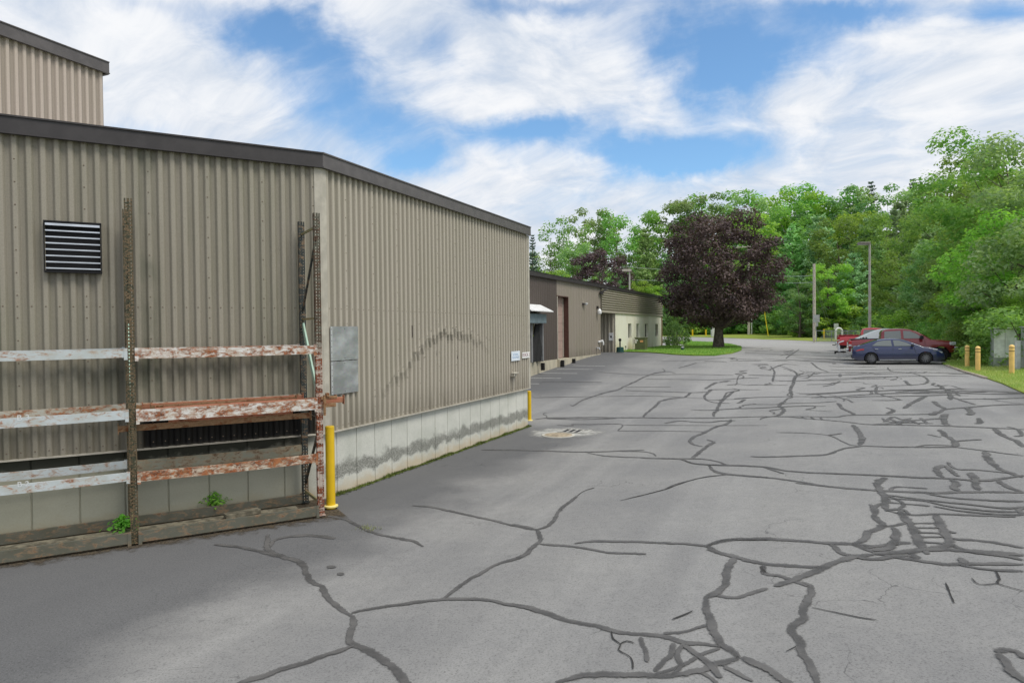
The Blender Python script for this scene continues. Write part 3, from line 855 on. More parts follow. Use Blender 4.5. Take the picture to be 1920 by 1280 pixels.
# corner trims, flashing, fascia, roof
def lpoly(P, d1, n1, a, w1, d2, n2, w2): pass
b = MB()
bis = (NL + N1) / np.linalg.norm(NL + N1)
def vtrim(mb, c, da, db, w, o, z0, z1):
    # folded corner strip: w along each face, standing o proud
    p0 = c + da * -w + np.array([da[1], -da[0]]) * o; p2 = c + db * w + np.array([db[1], -db[0]]) * o
    nn = np.array([da[1], -da[0]]) + np.array([db[1], -db[0]]); p1 = c + nn / (nn @ nn) * 2 * o
    poly = [(*p0, z0), (*p1, z0), (*p2, z0), (*(c + db * w), z0), (*c, z0), (*(c - da * w), z0)]
    mb.prism(poly, (0, 0, z1 - z0))
vtrim(b, C1, DL, D1, .11, .057, FLOOR - .01, ROOF1 - .25)
b.build('corner_trim', M['trim_taupe'], wh)
b = MB(); DB = -N1; vtrim(b, C2, D1, DB, .085, .057, FLOOR - .01, ROOF1 - .25)
b.build('corner_trim', M['trim_taupe'], wh)
b = MB()
for P, d, n, a0, a1 in ((C1, DL, NL, -LW, .012), (C1, D1, N1, .012, L1 + .02)):
    p, q = P3(P, d, n, a0, .035, FLOOR - .012), P3(P, d, n, a1, .035, FLOOR - .012); b.bar(p, q, .075, .022)
b.build('base_flashing', M['trim_taupe'], wh)
def fascia_run(P, d, n, a0, a1, zt, h=.25, o=.10):
    mb = MB(); p, q = P3(P, d, n, a0, o - .02, zt - h / 2), P3(P, d, n, a1, o - .02, zt - h / 2)
    mb.bar(p, q, .04, h); lip = P3(P, d, n, a0, o + .012, zt - h + .012), P3(P, d, n, a1, o + .012, zt - h + .012); mb.bar(lip[0], lip[1], .024, .024)
    cap = P3(P, d, n, a0, o - .05, zt + .012), P3(P, d, n, a1, o - .05, zt + .012); mb.bar(cap[0], cap[1], .14, .024)
    seam = MB()
    return mb
fascia_run(C1, DL, NL, -LW, .040, ROOF1).build('fascia', M['fascia'], wh)
fascia_run(C1, D1, N1, -.036, L1 + .10, ROOF1 + .004).build('fascia', M['fascia_grey'], wh)
BK = C2 - N1 * 5.85                      # back corner where it meets the far building's dock wall
LW0 = C1 - DL * LW
roof_poly = [(*LW0, ROOF1 - .06), (*C1, ROOF1 - .06), (*C2, ROOF1 - .06), (*(C2 - N1 * 16), ROOF1 - .06), (*(LW0 - NL * 14), ROOF1 - .06)]
MB().prism(roof_poly, (0, 0, .03)).build('roof', M['roof'], wh)
v, f = corrugated(C2, -N1, D1, .06, 16, FLOOR, ROOF1 - .05)
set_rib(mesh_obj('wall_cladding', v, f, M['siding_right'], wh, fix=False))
# foundation with form-board joints
def foundation(P, d, n, a0, a1, off0, pitch):
    vs, fs = [], []; pts = [(a0, 0)]; a = a0 + off0
    while a < a1 - .05:
        pts += [(a - .013, 0), (a - .006, -.02), (a + .006, -.02), (a + .013, 0)]; a += pitch
    pts.append((a1, 0))
    for z in (-.4, FLOOR - .02):
        for a, o in pts: vs.append(P3(P, d, n, a, o - .02, z))
    N = len(pts); return vs, [(i, i + 1, N + i + 1, N + i) for i in range(N - 1)]
m1 = MB()
v, f = foundation(C1, DL, NL, -LW, -.012, .42, .605); m1.add(v, f)
v, f = foundation(C1, D1, N1, -.008, L1 - .02, .40, .605); m1.add(v, f)
v, f = foundation(C2, -N1, D1, .02, 6.2, .5, .605); m1.add(v, f)
m1.build('foundation', M['concrete'], wh)
# taller block rising behind the roof edge
ZU = float(atd(192, 117, 16.4)[2])
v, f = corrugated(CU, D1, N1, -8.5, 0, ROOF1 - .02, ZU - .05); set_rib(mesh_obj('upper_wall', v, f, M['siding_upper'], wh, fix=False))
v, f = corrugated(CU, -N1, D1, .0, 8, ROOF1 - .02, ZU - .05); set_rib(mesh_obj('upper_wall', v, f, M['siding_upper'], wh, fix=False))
fascia_run(CU, D1, N1, -8.5, .10, ZU, .27).build('upper_fascia', M['fascia_grey'], wh)
fascia_run(CU, -N1, D1, -.05, 8, ZU, .27).build('upper_fascia', M['fascia_grey'], wh)
MB().prism([(*(CU - D1 * 8.5), ZU - .06), (*CU, ZU - .06), (*(CU - N1 * 8), ZU - .06), (*(CU - N1 * 8 - D1 * 8.5), ZU - .06)], (0, 0, .03)).build('upper_roof', M['roof'], wh)
# screw heads along the girts and panel laps
b = MB()
def screw(P, d, n, a, o, z, r=.011):
    c = np.array(P3(P, d, n, a, o, z)); b.add([c + np.array([*(d * r * math.cos(t)), r * math.sin(t)]) for t in np.arange(6) * math.pi / 3] + [c + np.array([*(n * .009), 0])], [(i, (i + 1) % 6, 6) for i in range(6)])
nl = int(round((LW - .06) / PER)); pl_ = (LW - .06) / nl
for i in range(0, nl):
    a = -LW + i * pl_ + .102
    for z in (1.28, 3.42): screw(C1, DL, NL, a, 0.0415, z)
    if i % 5 == 2:
        for j in range(14): screw(C1, DL, NL, a, 0.0415, 1.6 + j * .33)
nr_ = int(round((L1 - .11) / PER)); pr_ = (L1 - .11) / nr_
for i in range(nr_):
    a = .06 + i * pr_ + .102
    for z in (1.27, 3.42):
        da, do = dent(a, z); screw(C1, D1, N1, a + da, 0.0415 + do, z)
    if i % 5 == 3:
        for j in range(14):
            z = 1.5 + j * .33; da, do = dent(a, z); screw(C1, D1, N1, a + da, 0.0415 + do, z)
merge_into(cl_left, b.build('screws', paint('rust_dulled_screw', (.16, .12, .085), .7), wh))
# buckled creases with bare metal along the fold of the dent
b = MB(); rr = random.Random(4)
for a, z in ((1.62, 1.93), (1.9, 1.9), (2.05, 2.16), (2.28, 2.28), (2.52, 2.46), (2.72, 2.22), (3.05, 2.74), (3.22, 2.86), (3.42, 2.62), (3.55, 3.1), (3.62, 2.8), (3.85, 3.22), (4.1, 3.32), (4.35, 3.1), (4.5, 3.3), (4.55, 3.14), (4.75, 3.28), (5.0, 3.3), (5.2, 2.98), (5.4, 3.2), (5.65, 3.26), (5.9, 3.2), (6.2, 3.1), (6.45, 2.9), (6.7, 3.0), (6.9, 2.96)):
    z -= .22; da, do = dent(a, z)
    i = round((a - .06 - .102) / pr_); a = .06 + i * pr_ + .102
    c = np.array(P3(C1, D1, N1, a + da, .045 + do, z)); s = rr.uniform(.025, .045)
    b.add([c + np.array([*(D1 * -s), 0]), c + np.array([*(N1 * .018), s * .5]), c + np.array([*(D1 * s), s * .3]), c + np.array([*(N1 * -.02), -s * .6])], [(0, 1, 2), (0, 2, 3)])
merge_into(cl_right, b.build('dent_crease', M['trim_taupe'], wh))
b = MB()
for a, z0, z1 in ((3.02, 2.86, 3.12), (4.03, 2.42, 2.72), (5.08, 2.3, 2.45)):
    i = round((a - .06 - .03) / pr_); a = .06 + i * pr_ + .03
    da, do = dent(a, z0); b.bar(P3(C1, D1, N1, a + da, .006 + do, z0), P3(C1, D1, N1, a, .006 + dent(a, z1)[1], z1), .02, .02)
merge_into(cl_right, b.build('dent_tear', paint('dark_torn_fold', (.05, .035, .03), .8), wh))

# moss growing in the joint between wall and asphalt
rr = random.Random(11); b = MB()
def blade(mb, p, h, w_, lean, yaw):
    dx, dy = math.cos(yaw), math.sin(yaw)
    mb.add([(p[0] - dy * w_, p[1] + dx * w_, p[2]), (p[0] + dy * w_, p[1] - dx * w_, p[2]), (p[0] + dx * lean, p[1] + dy * lean, p[2] + h)], [(0, 1, 2)])
for i in range(5200):
    a = rr.uniform(.25, L1); o = abs(rr.gauss(0, .045)) + .005
    dn = .5 + .5 * math.sin(a * 2.1 + 1) * math.sin(a * 5.3)
    if rr.random() > .35 + .65 * dn: continue
    p = P3(C1, D1, N1, a, o, 0); z = gz(p[0], p[1]); blade(b, (p[0], p[1], z), rr.uniform(.015, .06) * (.6 + dn), .008, rr.uniform(-.02, .03), rr.uniform(0, 6.28))
for i in range(5000):
    a = rr.uniform(.25, L1); o = abs(rr.gauss(0, .05)); p = P3(C1, D1, N1, a, o, 0); z = gz(p[0], p[1]) + .012; s = rr.uniform(.008, .02); t = rr.uniform(0, 3)
    b.add([(p[0] + s * math.cos(t + q), p[1] + s * math.sin(t + q), z + rr.uniform(-.006, .006)) for q in (0, 1.6, 3.1, 4.7)], [(0, 1, 2, 3)])
stuff(tag(b.build('moss', M['moss'], smooth=False), 'thin line of moss and grass along the foot of the side wall', 'moss'))

# ---------------------------------------------------------------- things on the near warehouse walls
def on1(px, py): return onwall(px, py, C1, D1)
def onL(px, py): return onwall(px, py, C1, DL)
# louvred exhaust vent
a0, z1 = onL(82, 414.5); a1, _ = onL(190, 418); _, z0 = onL(82, 511)
ctr = P3(C1, DL, NL, (a0 + a1) / 2, .045, z0); o = thing('wall_vent', 'square louvred exhaust vent with bare metal blades high on the corrugated wall', 'vent', ctr)
b = MB(); W = a1 - a0; Hh = z1 - z0; ac = (a0 + a1) / 2
for aa, zz, ww, hh in ((ac, z1 - .012, W, .024), (ac, z0 + .012, W, .024), (a0 + .004, (z0 + z1) / 2, .008, Hh - .05), (a1 - .004, (z0 + z1) / 2, .008, Hh - .05)):
    c = P3(C1, DL, NL, aa, .085, zz); b.box(c, (ww, .09, hh), DL)
b.build('frame', M['dark'], o)
b = MB(); b.box(P3(C1, DL, NL, ac, .046, (z0 + z1) / 2), (W - .042, .006, Hh - .052), DL); b.build('backing', M['dark'], o)
for i in range(8):
    z = z1 - .055 - i * (Hh - .06) / 7.6; mb = MB()
    mb.bar(P3(C1, DL, NL, a0 + .022, .128, z), P3(C1, DL, NL, a1 - .022, .128, z), .012, .019 if i else .034)
    mb.build('louvre_blade', M['alu'], o)
# two galvanised cover sheets
for i, (pa, pb) in enumerate((((613, 612), (667, 675)), ((613, 676.5), (667, 737)))):
    a0, _ = on1(pa[0], pa[1]); a1, _ = on1(pb[0], pb[1]); _, z1 = on1(640, pa[1]); _, z0 = on1(640, pb[1]); a0 = .15
    o = thing('cover_sheet', ('upper' if i == 0 else 'lower') + ' of two dull galvanised sheets screwed to the wall beside the yellow bollard', 'metal sheet', P3(C1, D1, N1, (a0 + a1) / 2, .044, z0), 'galvanised sheets on the side wall')
    b = MB(); b.box(P3(C1, D1, N1, (a0 + a1) / 2, .062, (z0 + z1) / 2), (a1 - a0, .006, z1 - z0), D1); plate_ = b.build('plate', M['galv'], o, bevel=.002)
    b = MB(); b.box(P3(C1, D1, N1, a0 + .028, .0685, (z0 + z1) / 2), (.05, .005, z1 - z0 - .01), D1); b.build('hinge_strip', M['alu_matt'], o)
    b = MB()
    for j in range(6): screw(C1, D1, N1, a0 + .028, .0715, z0 + .05 + j * (z1 - z0 - .1) / 5, .010)
    screw(C1, D1, N1, (a0 + a1) / 2, .066, z1 - .04, .010); screw(C1, D1, N1, (a0 + a1) / 2, .066, z0 + .04, .010)
    merge_into(plate_, b.build('screws', paint('dark_screw', (.08, .08, .085), .5), o))
def text_mesh(name, body, size, mat, parent, C, d, n, off, spacing=1.0, sx=1.0):
    cu = bpy.data.curves.new(name, 'FONT'); cu.body = body; cu.size = size; cu.align_x = 'CENTER'; cu.align_y = 'CENTER'; cu.space_character = spacing; cu.extrude = .0015; cu.space_line = 1.0
    t = bpy.data.objects.new(name, cu); col.objects.link(t)
    dg = bpy.context.evaluated_depsgraph_get(); me = bpy.data.meshes.new_from_object(t.evaluated_get(dg)); bpy.data.objects.remove(t); bpy.data.curves.remove(cu)
    me.materials.clear(); me.materials.append(mat); o = bpy.data.objects.new(name, me); col.objects.link(o)
    d3 = Vector((d[0], d[1], 0)); n3 = Vector((n[0], n[1], 0)); c = Vector(C) + n3 * off
    for q in me.vertices:
        p = c + d3 * q.co.x * sx + Vector((0, 0, 1)) * q.co.y + n3 * q.co.z
        q.co = p - Vector(parent['_o']) if parent is not None else p
    if parent is not None: o.parent = parent
    return o
# signs
for kind, (xa, ya), (xb, yb) in (('dock', (975.5, 660.5), (989.7, 670)), ('recv', (955, 658.8), (971.2, 675))):
    a0, z1 = on1(xa, ya); a1, z0 = on1(xb, yb)
    c = P3(C1, D1, N1, (a0 + a1) / 2, .062, (z0 + z1) / 2)
    o = thing('wall_sign', 'small white sign reading DOCK 2 in dark red letters' if kind == 'dock' else 'pale blue-white notice with faded two-line blue lettering beside the dock sign', 'sign', c)
    b = MB(); b.box(c, (a1 - a0, .008, z1 - z0), D1); b.build('panel', M['white_sign'] if kind == 'dock' else M['blue_white'], o)
    if kind == 'dock': text_mesh('lettering', 'DOCK 2', (z1 - z0) * .78, M['ink_red'], o, c, D1, N1, .006, 1.0, (a1 - a0) * .86 / ((z1 - z0) * .78 * 3.35))
    else: text_mesh('lettering', 'RECEIVING\nDEPARTMENT', (z1 - z0) * .30, M['ink_blue'], o, c, D1, N1, .006, 1.0, (a1 - a0) * .84 / ((z1 - z0) * .30 * 6.6))
# hooded outlet box
a0, z0 = on1(954, 706); a1, z1 = on1(962.5, 697); c = P3(C1, D1, N1, (a0 + a1) / 2, .04, z0)
o = thing('outlet_box', 'small taupe hooded outlet box low on the side wall beneath the signs', 'outlet box', c)
b = MB(); b.box(P3(C1, D1, N1, (a0 + a1) / 2, .075, (z0 + z1) / 2), (a1 - a0, .07, z1 - z0), D1); b.build('box', M['trim_taupe'], o, bevel=.006)
b = MB(); b.box(P3(C1, D1, N1, (a0 + a1) / 2, .14, z1 - .02), (a1 - a0 + .03, .10, .03), D1); b.box(P3(C1, D1, N1, a0 + .03, .14, (z0 + z1) / 2), (.05, .07, z1 - z0 - .04), D1); b.build('hood', M['trim_taupe'], o, bevel=.006)
MB().tube([P3(C1, D1, N1, (a0 + a1) / 2, .06, z0), P3(C1, D1, N1, (a0 + a1) / 2, .06, FLOOR + .02)], .013).build('conduit', M['trim_taupe'], o)

# ================================================================ far building with the docks
fb = thing('dock_building', 'long low brown warehouse with loading docks and a cream office end', 'warehouse', (P2[0], P2[1], 0))
def on2(px, py): return onwall(px, py, P2, D2)
A_b = on2(1045, 600)[0]; A_t = on2(1126, 600)[0]; A_e = 34.9
A_d0 = on2(1044, 600)[0]; A_d1 = on2(1065.5, 600)[0]
def flutes(P, d, n, a0, a1, z0, z1, per=.30):
    pr = ((0, 0), (per - .03, 0), (per - .02, .012), (per - .01, .012), (per, 0))
    return corrugated(P, d, n, a0, a1, z0, z1, 2, None, pr, per)
A_s0 = -9.0; DO0, DO1 = on2(1000.5, 640)[0], on2(1010.5, 640)[0]; ZD = on2(1008, 606)[1]
mb = MB()
for a0, a1, z0, z1 in ((A_s0, DO0 - 1.9, FLOOR, ROOF2 - .05), (DO0 - 1.9, DO1, ZD, ROOF2 - .05), (DO1, A_d0, FLOOR, ROOF2 - .05)):
    v, f = flutes(P2, D2, N2, a0, a1, z0, z1); mb.add(v, f)
mb.build('wall_siding', M['siding_brown'], fb)['label'] = 'dark brown ribbed siding around the first dock'
ZT = on2(1060, 557)[1]
mb = MB(); v, f = flutes(P2, D2, N2, A_d0, A_d1, ZT, ROOF2 - .05); mb.add(v, f); v, f = flutes(P2, D2, N2, A_d1, A_t, FLOOR, ROOF2 - .05, .55); mb.add(v, f)
mb.build('wall_siding', M['siding_tan'], fb)['label'] = 'lighter tan ribbed siding right of the tall door'
# recessed tall door
dr = MB(); dr.box(P3(P2, D2, N2, (A_d0 + A_d1) / 2, -.38, (FLOOR + ZT) / 2), (A_d1 - A_d0 + .1, .05, ZT - FLOOR), D2)
drm = dr.build('overhead_door', M['tan_door'], fb)
mb = MB()
for i in range(1, 7): mb.bar(P3(P2, D2, N2, A_d0, -.352, FLOOR + i * (ZT - FLOOR) / 7), P3(P2, D2, N2, A_d1, -.352, FLOOR + i * (ZT - FLOOR) / 7), .012, .018)
s = mb.build('panel_joint', paint('tan_joint', (.27, .19, .16), .6), fb); s.parent = drm
mb = MB(); mb.box(P3(P2, D2, N2, A_d1 + .02, -.18, (FLOOR + ZT) / 2), (.05, .38, ZT - FLOOR), D2); mb.box(P3(P2, D2, N2, (A_d0 + A_d1) / 2, -.18, ZT + .03), (A_d1 - A_d0 + .1, .38, .05), D2)
mb.build('door_jamb', M['jamb'], fb)
mb = MB(); mb.box(P3(P2, D2, N2, A_d0 + .04, .015, (FLOOR + ZT) / 2), (.09, .05, ZT - FLOOR), D2); mb.box(P3(P2, D2, N2, A_d1 - .08, -.33, (FLOOR + ZT) / 2), (.08, .05, ZT - FLOOR - .1), D2); mb.build('door_trim', M['trim_taupe'], fb)
# first dock: black opening with sagging curtain, white awning and padded head
mb = MB(); mb.box(P3(P2, D2, N2, (DO0 + DO1 - 1.9) / 2, -.5, (FLOOR + ZD) / 2), (DO1 - DO0 + 1.95, .05, ZD - FLOOR), D2); mb.build('dock_opening', M['dark'], fb)
mb = MB()
vs = []
for i in range(13):
    for j in range(9):
        u, q = i / 12, j / 8
        vs.append(P3(P2, D2, N2, DO1 - .06 - .85 * u - .2 * (1 - q) * u, .10 + .10 * math.sin(u * 9 + q * 5), FLOOR + .02 + (ZD - FLOOR - .05) * q))
mb.add(vs, [(i * 9 + j, (i + 1) * 9 + j, (i + 1) * 9 + j + 1, i * 9 + j + 1) for i in range(12) for j in range(8)])
mb.build('dock_curtain', M['black'], fb, smooth=True)
M['seal'] = paint('grey_dock_seal', (.20, .20, .20), .8)
for a_, w_ in ((DO1 + .10, .16), (DO0 - .75, .22)): MB().box(P3(P2, D2, N2, a_, .12, (FLOOR + ZD) / 2), (w_, .22, ZD - FLOOR), D2).build('dock_seal', M['seal'], fb, bevel=.02)
mb = MB(); mb.box(P3(P2, D2, N2, (DO0 + DO1) / 2 - 1.25, .27, ZD + .25), (DO1 - DO0 + 2.3, .5, .52), D2); mb.build('dock_head_pad', paint('blue_grey_vinyl', (.16, .21, .23), .5), fb, bevel=.03)
aw0, aw1 = DO0 - 2.2, DO1 + .25
p = [P3(P2, D2, N2, aw0, .03, ZD + 1.0), P3(P2, D2, N2, aw1, .03, ZD + 1.0), P3(P2, D2, N2, aw1, .80, ZD + .62), P3(P2, D2, N2, aw0, .80, ZD + .62)]
MB().prism(p, (0, 0, .05)).build('awning', M['white'], fb)
# foundation of far building and dock bumpers
mb = MB(); mb.bar(P3(P2, D2, N2, A_s0, -.12, .4), P3(P2, D2, N2, A_t, -.12, .4), .24, 2 * (FLOOR - .4))
mb.bar(P3(P2, D2, N2, A_d0, .08, FLOOR / 2 - .02), P3(P2, D2, N2, A_d1, .08, FLOOR / 2 - .02), .16, FLOOR)
mb.build('foundation', M['concrete_far'], fb)
for a in (DO1 - .2, A_d0 + .12, A_d1 + .12):
    mb = MB(); mb.box(P3(P2, D2, N2, a, .30, FLOOR - .28), (.17, .20, .42), D2); mb.build('dock_bumper', M['black'], fb, bevel=.02)
# office end: horizontal ribbed band, pale recess, cream wall with four slit windows
ZB = on2(1126, 585.5)[1]; A_r = on2(1154, 620)[0]
vs, fs, rows = [], [], []
zc = ROOF2 - .10; nrib = 10; hrib = (zc - ZB - .16) / nrib
for i in range(nrib):
    z = ZB + .16 + i * hrib; rows += [(z, 0), (z + hrib * .05, -.13), (z + hrib * .34, -.13), (z + hrib * .62, 0)]
rows = [(ZB, 0)] + rows + [(zc, 0)]
for z, o_ in rows:
    for a in (A_t, A_e): vs.append(P3(P2, D2, N2, a, .10 + o_, z))
fs = [(2 * i, 2 * i + 1, 2 * i + 3, 2 * i + 2) for i in range(len(rows) - 1)]
mb = MB().add(vs, fs); mb.add([P3(P2, D2, N2, A_t, .10, ZB), P3(P2, D2, N2, A_e, .10, ZB), P3(P2, D2, N2, A_e, -3.0, ZB), P3(P2, D2, N2, A_t, -3.0, ZB)], [(0, 1, 2, 3)])
mb.build('band_cladding', M['siding_pale'], fb)
RC = P2 + D2 * (A_r - .02)
v, f = corrugated(RC, -N2, -D2, .02, 3.0, 1.1, ZB, 2, None, ((0, 0), (.12, 0), (.17, .06), (.26, .06), (.31, 0)), .31)
mesh_obj('recess_wall', v, f, M['siding_pale'], fb, fix=False)
MB().box(P3(P2, D2, N2, (A_t + A_r) / 2, -3.0, (1.1 + ZB) / 2), (A_r - A_t + .4, .05, ZB - 1.1), D2).build('recess_back', M['siding_tan'], fb)
wins = [(on2(x0, 618)[0], on2(x1, 618)[0]) for x0, x1 in ((1178, 1184), (1193.5, 1199), (1209.5, 1215), (1229, 1233.8))]
ZW0, ZW1 = on2(1181, 633.5)[1], on2(1181, 606.5)[1]
mb = MB(); cur = A_r
def cw(a0, a1, z0, z1):
    mb.box(P3(P2, D2, N2, (a0 + a1) / 2, -.17, (z0 + z1) / 2), (a1 - a0, .34, z1 - z0), D2)
for a0, a1 in wins:
    cw(cur, a0, .9, ZB - .003); cw(a0, a1, .9, ZW0); cw(a0, a1, ZW1, ZB - .003); cur = a1
cw(cur, A_e - .35, .9, ZB - .003)
mb.build('office_wall', M['cream'], fb)
def winglass():
    k = NT('dark_window_glass'); return k.done(k.pbsdf((.03, .035, .035), .08, 0., .6))
M['glass_dark'] = winglass()
for a0, a1 in wins:
    q = MB(); 
    for aa, ww in ((a0 + .03, .05), (a1 - .03, .05)): q.box(P3(P2, D2, N2, aa, -.22, (ZW0 + ZW1) / 2), (ww, .06, ZW1 - ZW0), D2)
    for zz in (ZW0 + .03, ZW1 - .03, ZW0 + .5): q.box(P3(P2, D2, N2, (a0 + a1) / 2, -.22, zz), (a1 - a0 - .1, .06, .05), D2)
    wo = q.build('window', paint('dark_bronze_frame', (.06, .055, .05), .5), fb)
    q = MB(); q.box(P3(P2, D2, N2, (a0 + a1) / 2, -.26, (ZW0 + ZW1) / 2), (a1 - a0, .02, ZW1 - ZW0), D2); g_ = q.build('pane', M['glass_dark'], fb); g_.parent = wo
MB().box(P3(P2, D2, N2, A_e - .17, -.10, (.9 + ZB) / 2), (.34, .30, ZB - .9), D2).build('corner_post', paint('brown_corner_post', (.30, .20, .13), .6), fb)
MB().prism([(*P3(P2, D2, N2, A_e, -.02, .8)[:2], .8), (*P3(P2, D2, N2, A_e - .05, -.02, .8)[:2], .8), (*P3(P2, D2, N2, A_e - .05, -14, .8)[:2], .8), (*P3(P2, D2, N2, A_e, -14, .8)[:2], .8)], (0, 0, ROOF2 - .9)).build('end_wall', M['siding_pale'], fb)
fascia_run(P2, D2, N2, A_s0, A_e + .1, ROOF2, .24, .14).build('fascia', M['fascia'], fb)
MB().prism([(*P3(P2, D2, N2, a, o_, 0)[:2], ROOF2 - .07) for a, o_ in ((A_s0, 0), (A_e, 0), (A_e, -14), (A_s0, -14))], (0, 0, .03)).build('roof', paint('green_grey_roof', (.14, .15, .13), .8), fb)
MB().box((*gat(1140, 657.5)[:2], 1.14), (3.4, 1.1, .10), D2).build('door_step', M['concrete_far'], fb)
# fittings on far building
def fitting(px, py, name, label, cat, fn):
    a, z = on2(px, py); o = thing(name, label, cat, P3(P2, D2, N2, a, .02, z)); fn(o, a, z); return o
def flood(o, a, z):
    MB().box(P3(P2, D2, N2, a, .06, z), (.14, .12, .14), D2).build('bracket', M['fascia'], o)
    MB().lathe([(.05, 0), (.13, .10), (.14, .16)], P3(P2, D2, N2, a + .28, .16, z - .08), 12).build('lamp_head', M['white'], o)
    MB().bar(P3(P2, D2, N2, a, .10, z), P3(P2, D2, N2, a + .28, .16, z), .05, .05).build('arm', M['fascia'], o)
fitting(1092, 570, 'flood_light', 'white floodlight on a dark bracket, midway along the tan wall', 'light', flood)
def twin(o, a, z):
    MB().box(P3(P2, D2, N2, a, .06, z + .25), (.2, .12, .2), D2).build('bracket', M['fascia'], o)
    MB().lathe([(.06, -.25), (.15, -.18), (.15, 0), (.05, .16)], P3(P2, D2, N2, a, .20, z), 12).build('lamp_head', M['white'], o)
    MB().bar(P3(P2, D2, N2, a, .06, z + .22), P3(P2, D2, N2, a, .20, z + .12), .05, .05).build('arm', M['fascia'], o)
fitting(1119, 583, 'wall_lamp', 'white drop lamp under a dark bracket at the tan wall’s right edge', 'light', twin)
def arm_(o, a, z):
    MB().bar(P3(P2, D2, N2, a - .1, .05, z - .25), P3(P2, D2, N2, a + .25, .55, z + .15), .09, .12).build('arm', M['fascia'], o)
    MB().bar(P3(P2, D2, N2, a - .55, .14, z - .25), P3(P2, D2, N2, a + .02, .14, z - .28), .14, .14).build('lamp_head', M['fascia'], o)
fitting(1126, 543, 'wall_light', 'dark angled wall light under the roof edge at the ribbed band', 'light', arm_)
def spig(o, a, z):
    MB().tube([P3(P2, D2, N2, a - .25, .02, z - .03), P3(P2, D2, N2, a, .12, z), P3(P2, D2, N2, a + .10, .30, z - .06), P3(P2, D2, N2, a + .1, .30, z - .25)], .06, 8).build('pipe', M['white'], o)
    MB().lathe([(.10, -.06), (.13, 0), (.10, .06)], P3(P2, D2, N2, a + .05, .2, z + .04), 12).build('valve', M['white'], o)
fitting(1123, 640, 'hose_valve', 'white outdoor hose valve on the tan wall near its right corner', 'valve', spig)
def spig2(o, a, z):
    MB().tube([P3(P2, D2, N2, a, .02, z), P3(P2, D2, N2, a, .22, z), P3(P2, D2, N2, a, .25, z - .12)], .05, 8).build('pipe', M['alu_matt'], o)
    MB().lathe([(.10, -.03), (.10, .03)], P3(P2, D2, N2, a, .08, z), 10).build('flange', M['alu_matt'], o)
fitting(1118, 652, 'wall_spigot', 'small grey metal spigot near the foot of the tan wall', 'spigot', spig2)
def notice(o, a, z):
    # hangs on the corrugated return wall, just inside the corner
    o.location = P3(RC, -N2, -D2, .32, .07, z); o['_o'] = list(o.location)
    MB().box(P3(RC, -N2, -D2, .32, .085, z), (.36, .03, .62), N2).build('panel', M['white'], o)
    MB().prism([P3(RC, -N2, -D2, .32 + q[0], .101, z + q[1]) for q in ((-.09, -.09), (.09, -.09), (.06, .07), (-.03, .11))], (-D2[0] * .004, -D2[1] * .004, 0)).build('symbol', paint('dark_symbol', (.06, .06, .07), .6), o)
fitting(1151.5, 631, 'notice_board', 'white notice with a small dark symbol at the edge of the corrugated recess', 'sign', notice)

# ================================================================ pallet rack against the near wall
G0 = .03
FA = atz(253, 1018, G0)[:2] + np.array([0, 0]); FB_ = atz(602.7, 966, G0)[:2]
DR = (FB_ - FA) / np.linalg.norm(FB_ - FA); NR = np.array([DR[1], -DR[0]]); BAY = float(np.linalg.norm(FB_ - FA))
DEP, HP = .99, 4.88
rack = thing('pallet_rack', 'two-bay steel pallet rack, rusty and half white, standing against the corrugated wall', 'rack', (FA[0], FA[1], G0))
def RP(a, o, z): q = FA + DR * a - NR * o; return (q[0], q[1], G0 + z)
def upright(a, o, mat, zs=((0, HP),)):
    # C-section with two columns of punched slots in its front face
    mb = MB(); wd, dp, th = .100, .075, .005
    for side in (-1, 1): mb.bar(RP(a + side * (wd / 2 - th / 2), o + dp / 2, 0), RP(a + side * (wd / 2 - th / 2), o + dp / 2, HP), th, dp, (DR[0], DR[1], 0)) if False else mb.box(RP(a + side * (wd / 2 - th / 2), o + dp / 2 + .003, HP / 2), (th, dp - .006, HP), DR)
    for c, w_ in ((-.040, .020), (0, .034), (.040, .020)): mb.box(RP(a + c, o, HP / 2), (w_, .005, HP), DR)
    n = int(HP / .051)
    for i in range(n):
        for c in (-.0235, .0235): mb.box(RP(a + c, o, .051 * i + .014), (.0130, .0048, .026), DR)
    mb.box(RP(a, o + .03, .006), (.13, .12, .012), DR)
    return mb.build('upright', mat, rack)
M['post_split'] = None
def split_post():
    # lower half red rust over white, upper half mossy brown
    a = M['post_rust']; k = NT('rusty_post'); p = k.pos(); x, y, z = k.sep(p)
    n1 = k.noise(k.scale(p, (1, 1, 3)), 5., 8., .68); n2 = k.noise(p, 30., 4., .7)
    lowf = k.map(k.math('ADD', z, k.math('MULTIPLY', k.math('SUBTRACT', n1, .5), .6)), 2.9, 2.5)
    f = k.map(n1, .44, .52)
    lo = k.mix(f, (.46, .38, .32), k.mix(k.map(n2, .35, .65), (.09, .035, .02), (.27, .08, .035)))
    hi = k.mix(f, (.10, .10, .075), k.mix(k.map(n2, .35, .65), (.045, .032, .022), (.11, .065, .04)))
    return k.done(k.pbsdf(k.mix(lowf, hi, lo), .8, 0., .3, normal=k.bump(n2, .3, .004)))
M['post_split'] = split_post()
upright(0, 0, M['post']); upright(BAY, 0, M['post_split']); upright(-BAY, 0, M['post'])
for a in (0, BAY, -BAY): upright(a, DEP, M['post'] if a != BAY else M['brace_dark'])
def brace(a, o0, z0, o1, z1, mat, w_=.034): 
    return MB().bar(RP(a, o0, z0), RP(a, o1, z1), w_, .028, (DR[0], DR[1], 0)).build('brace', mat, rack)
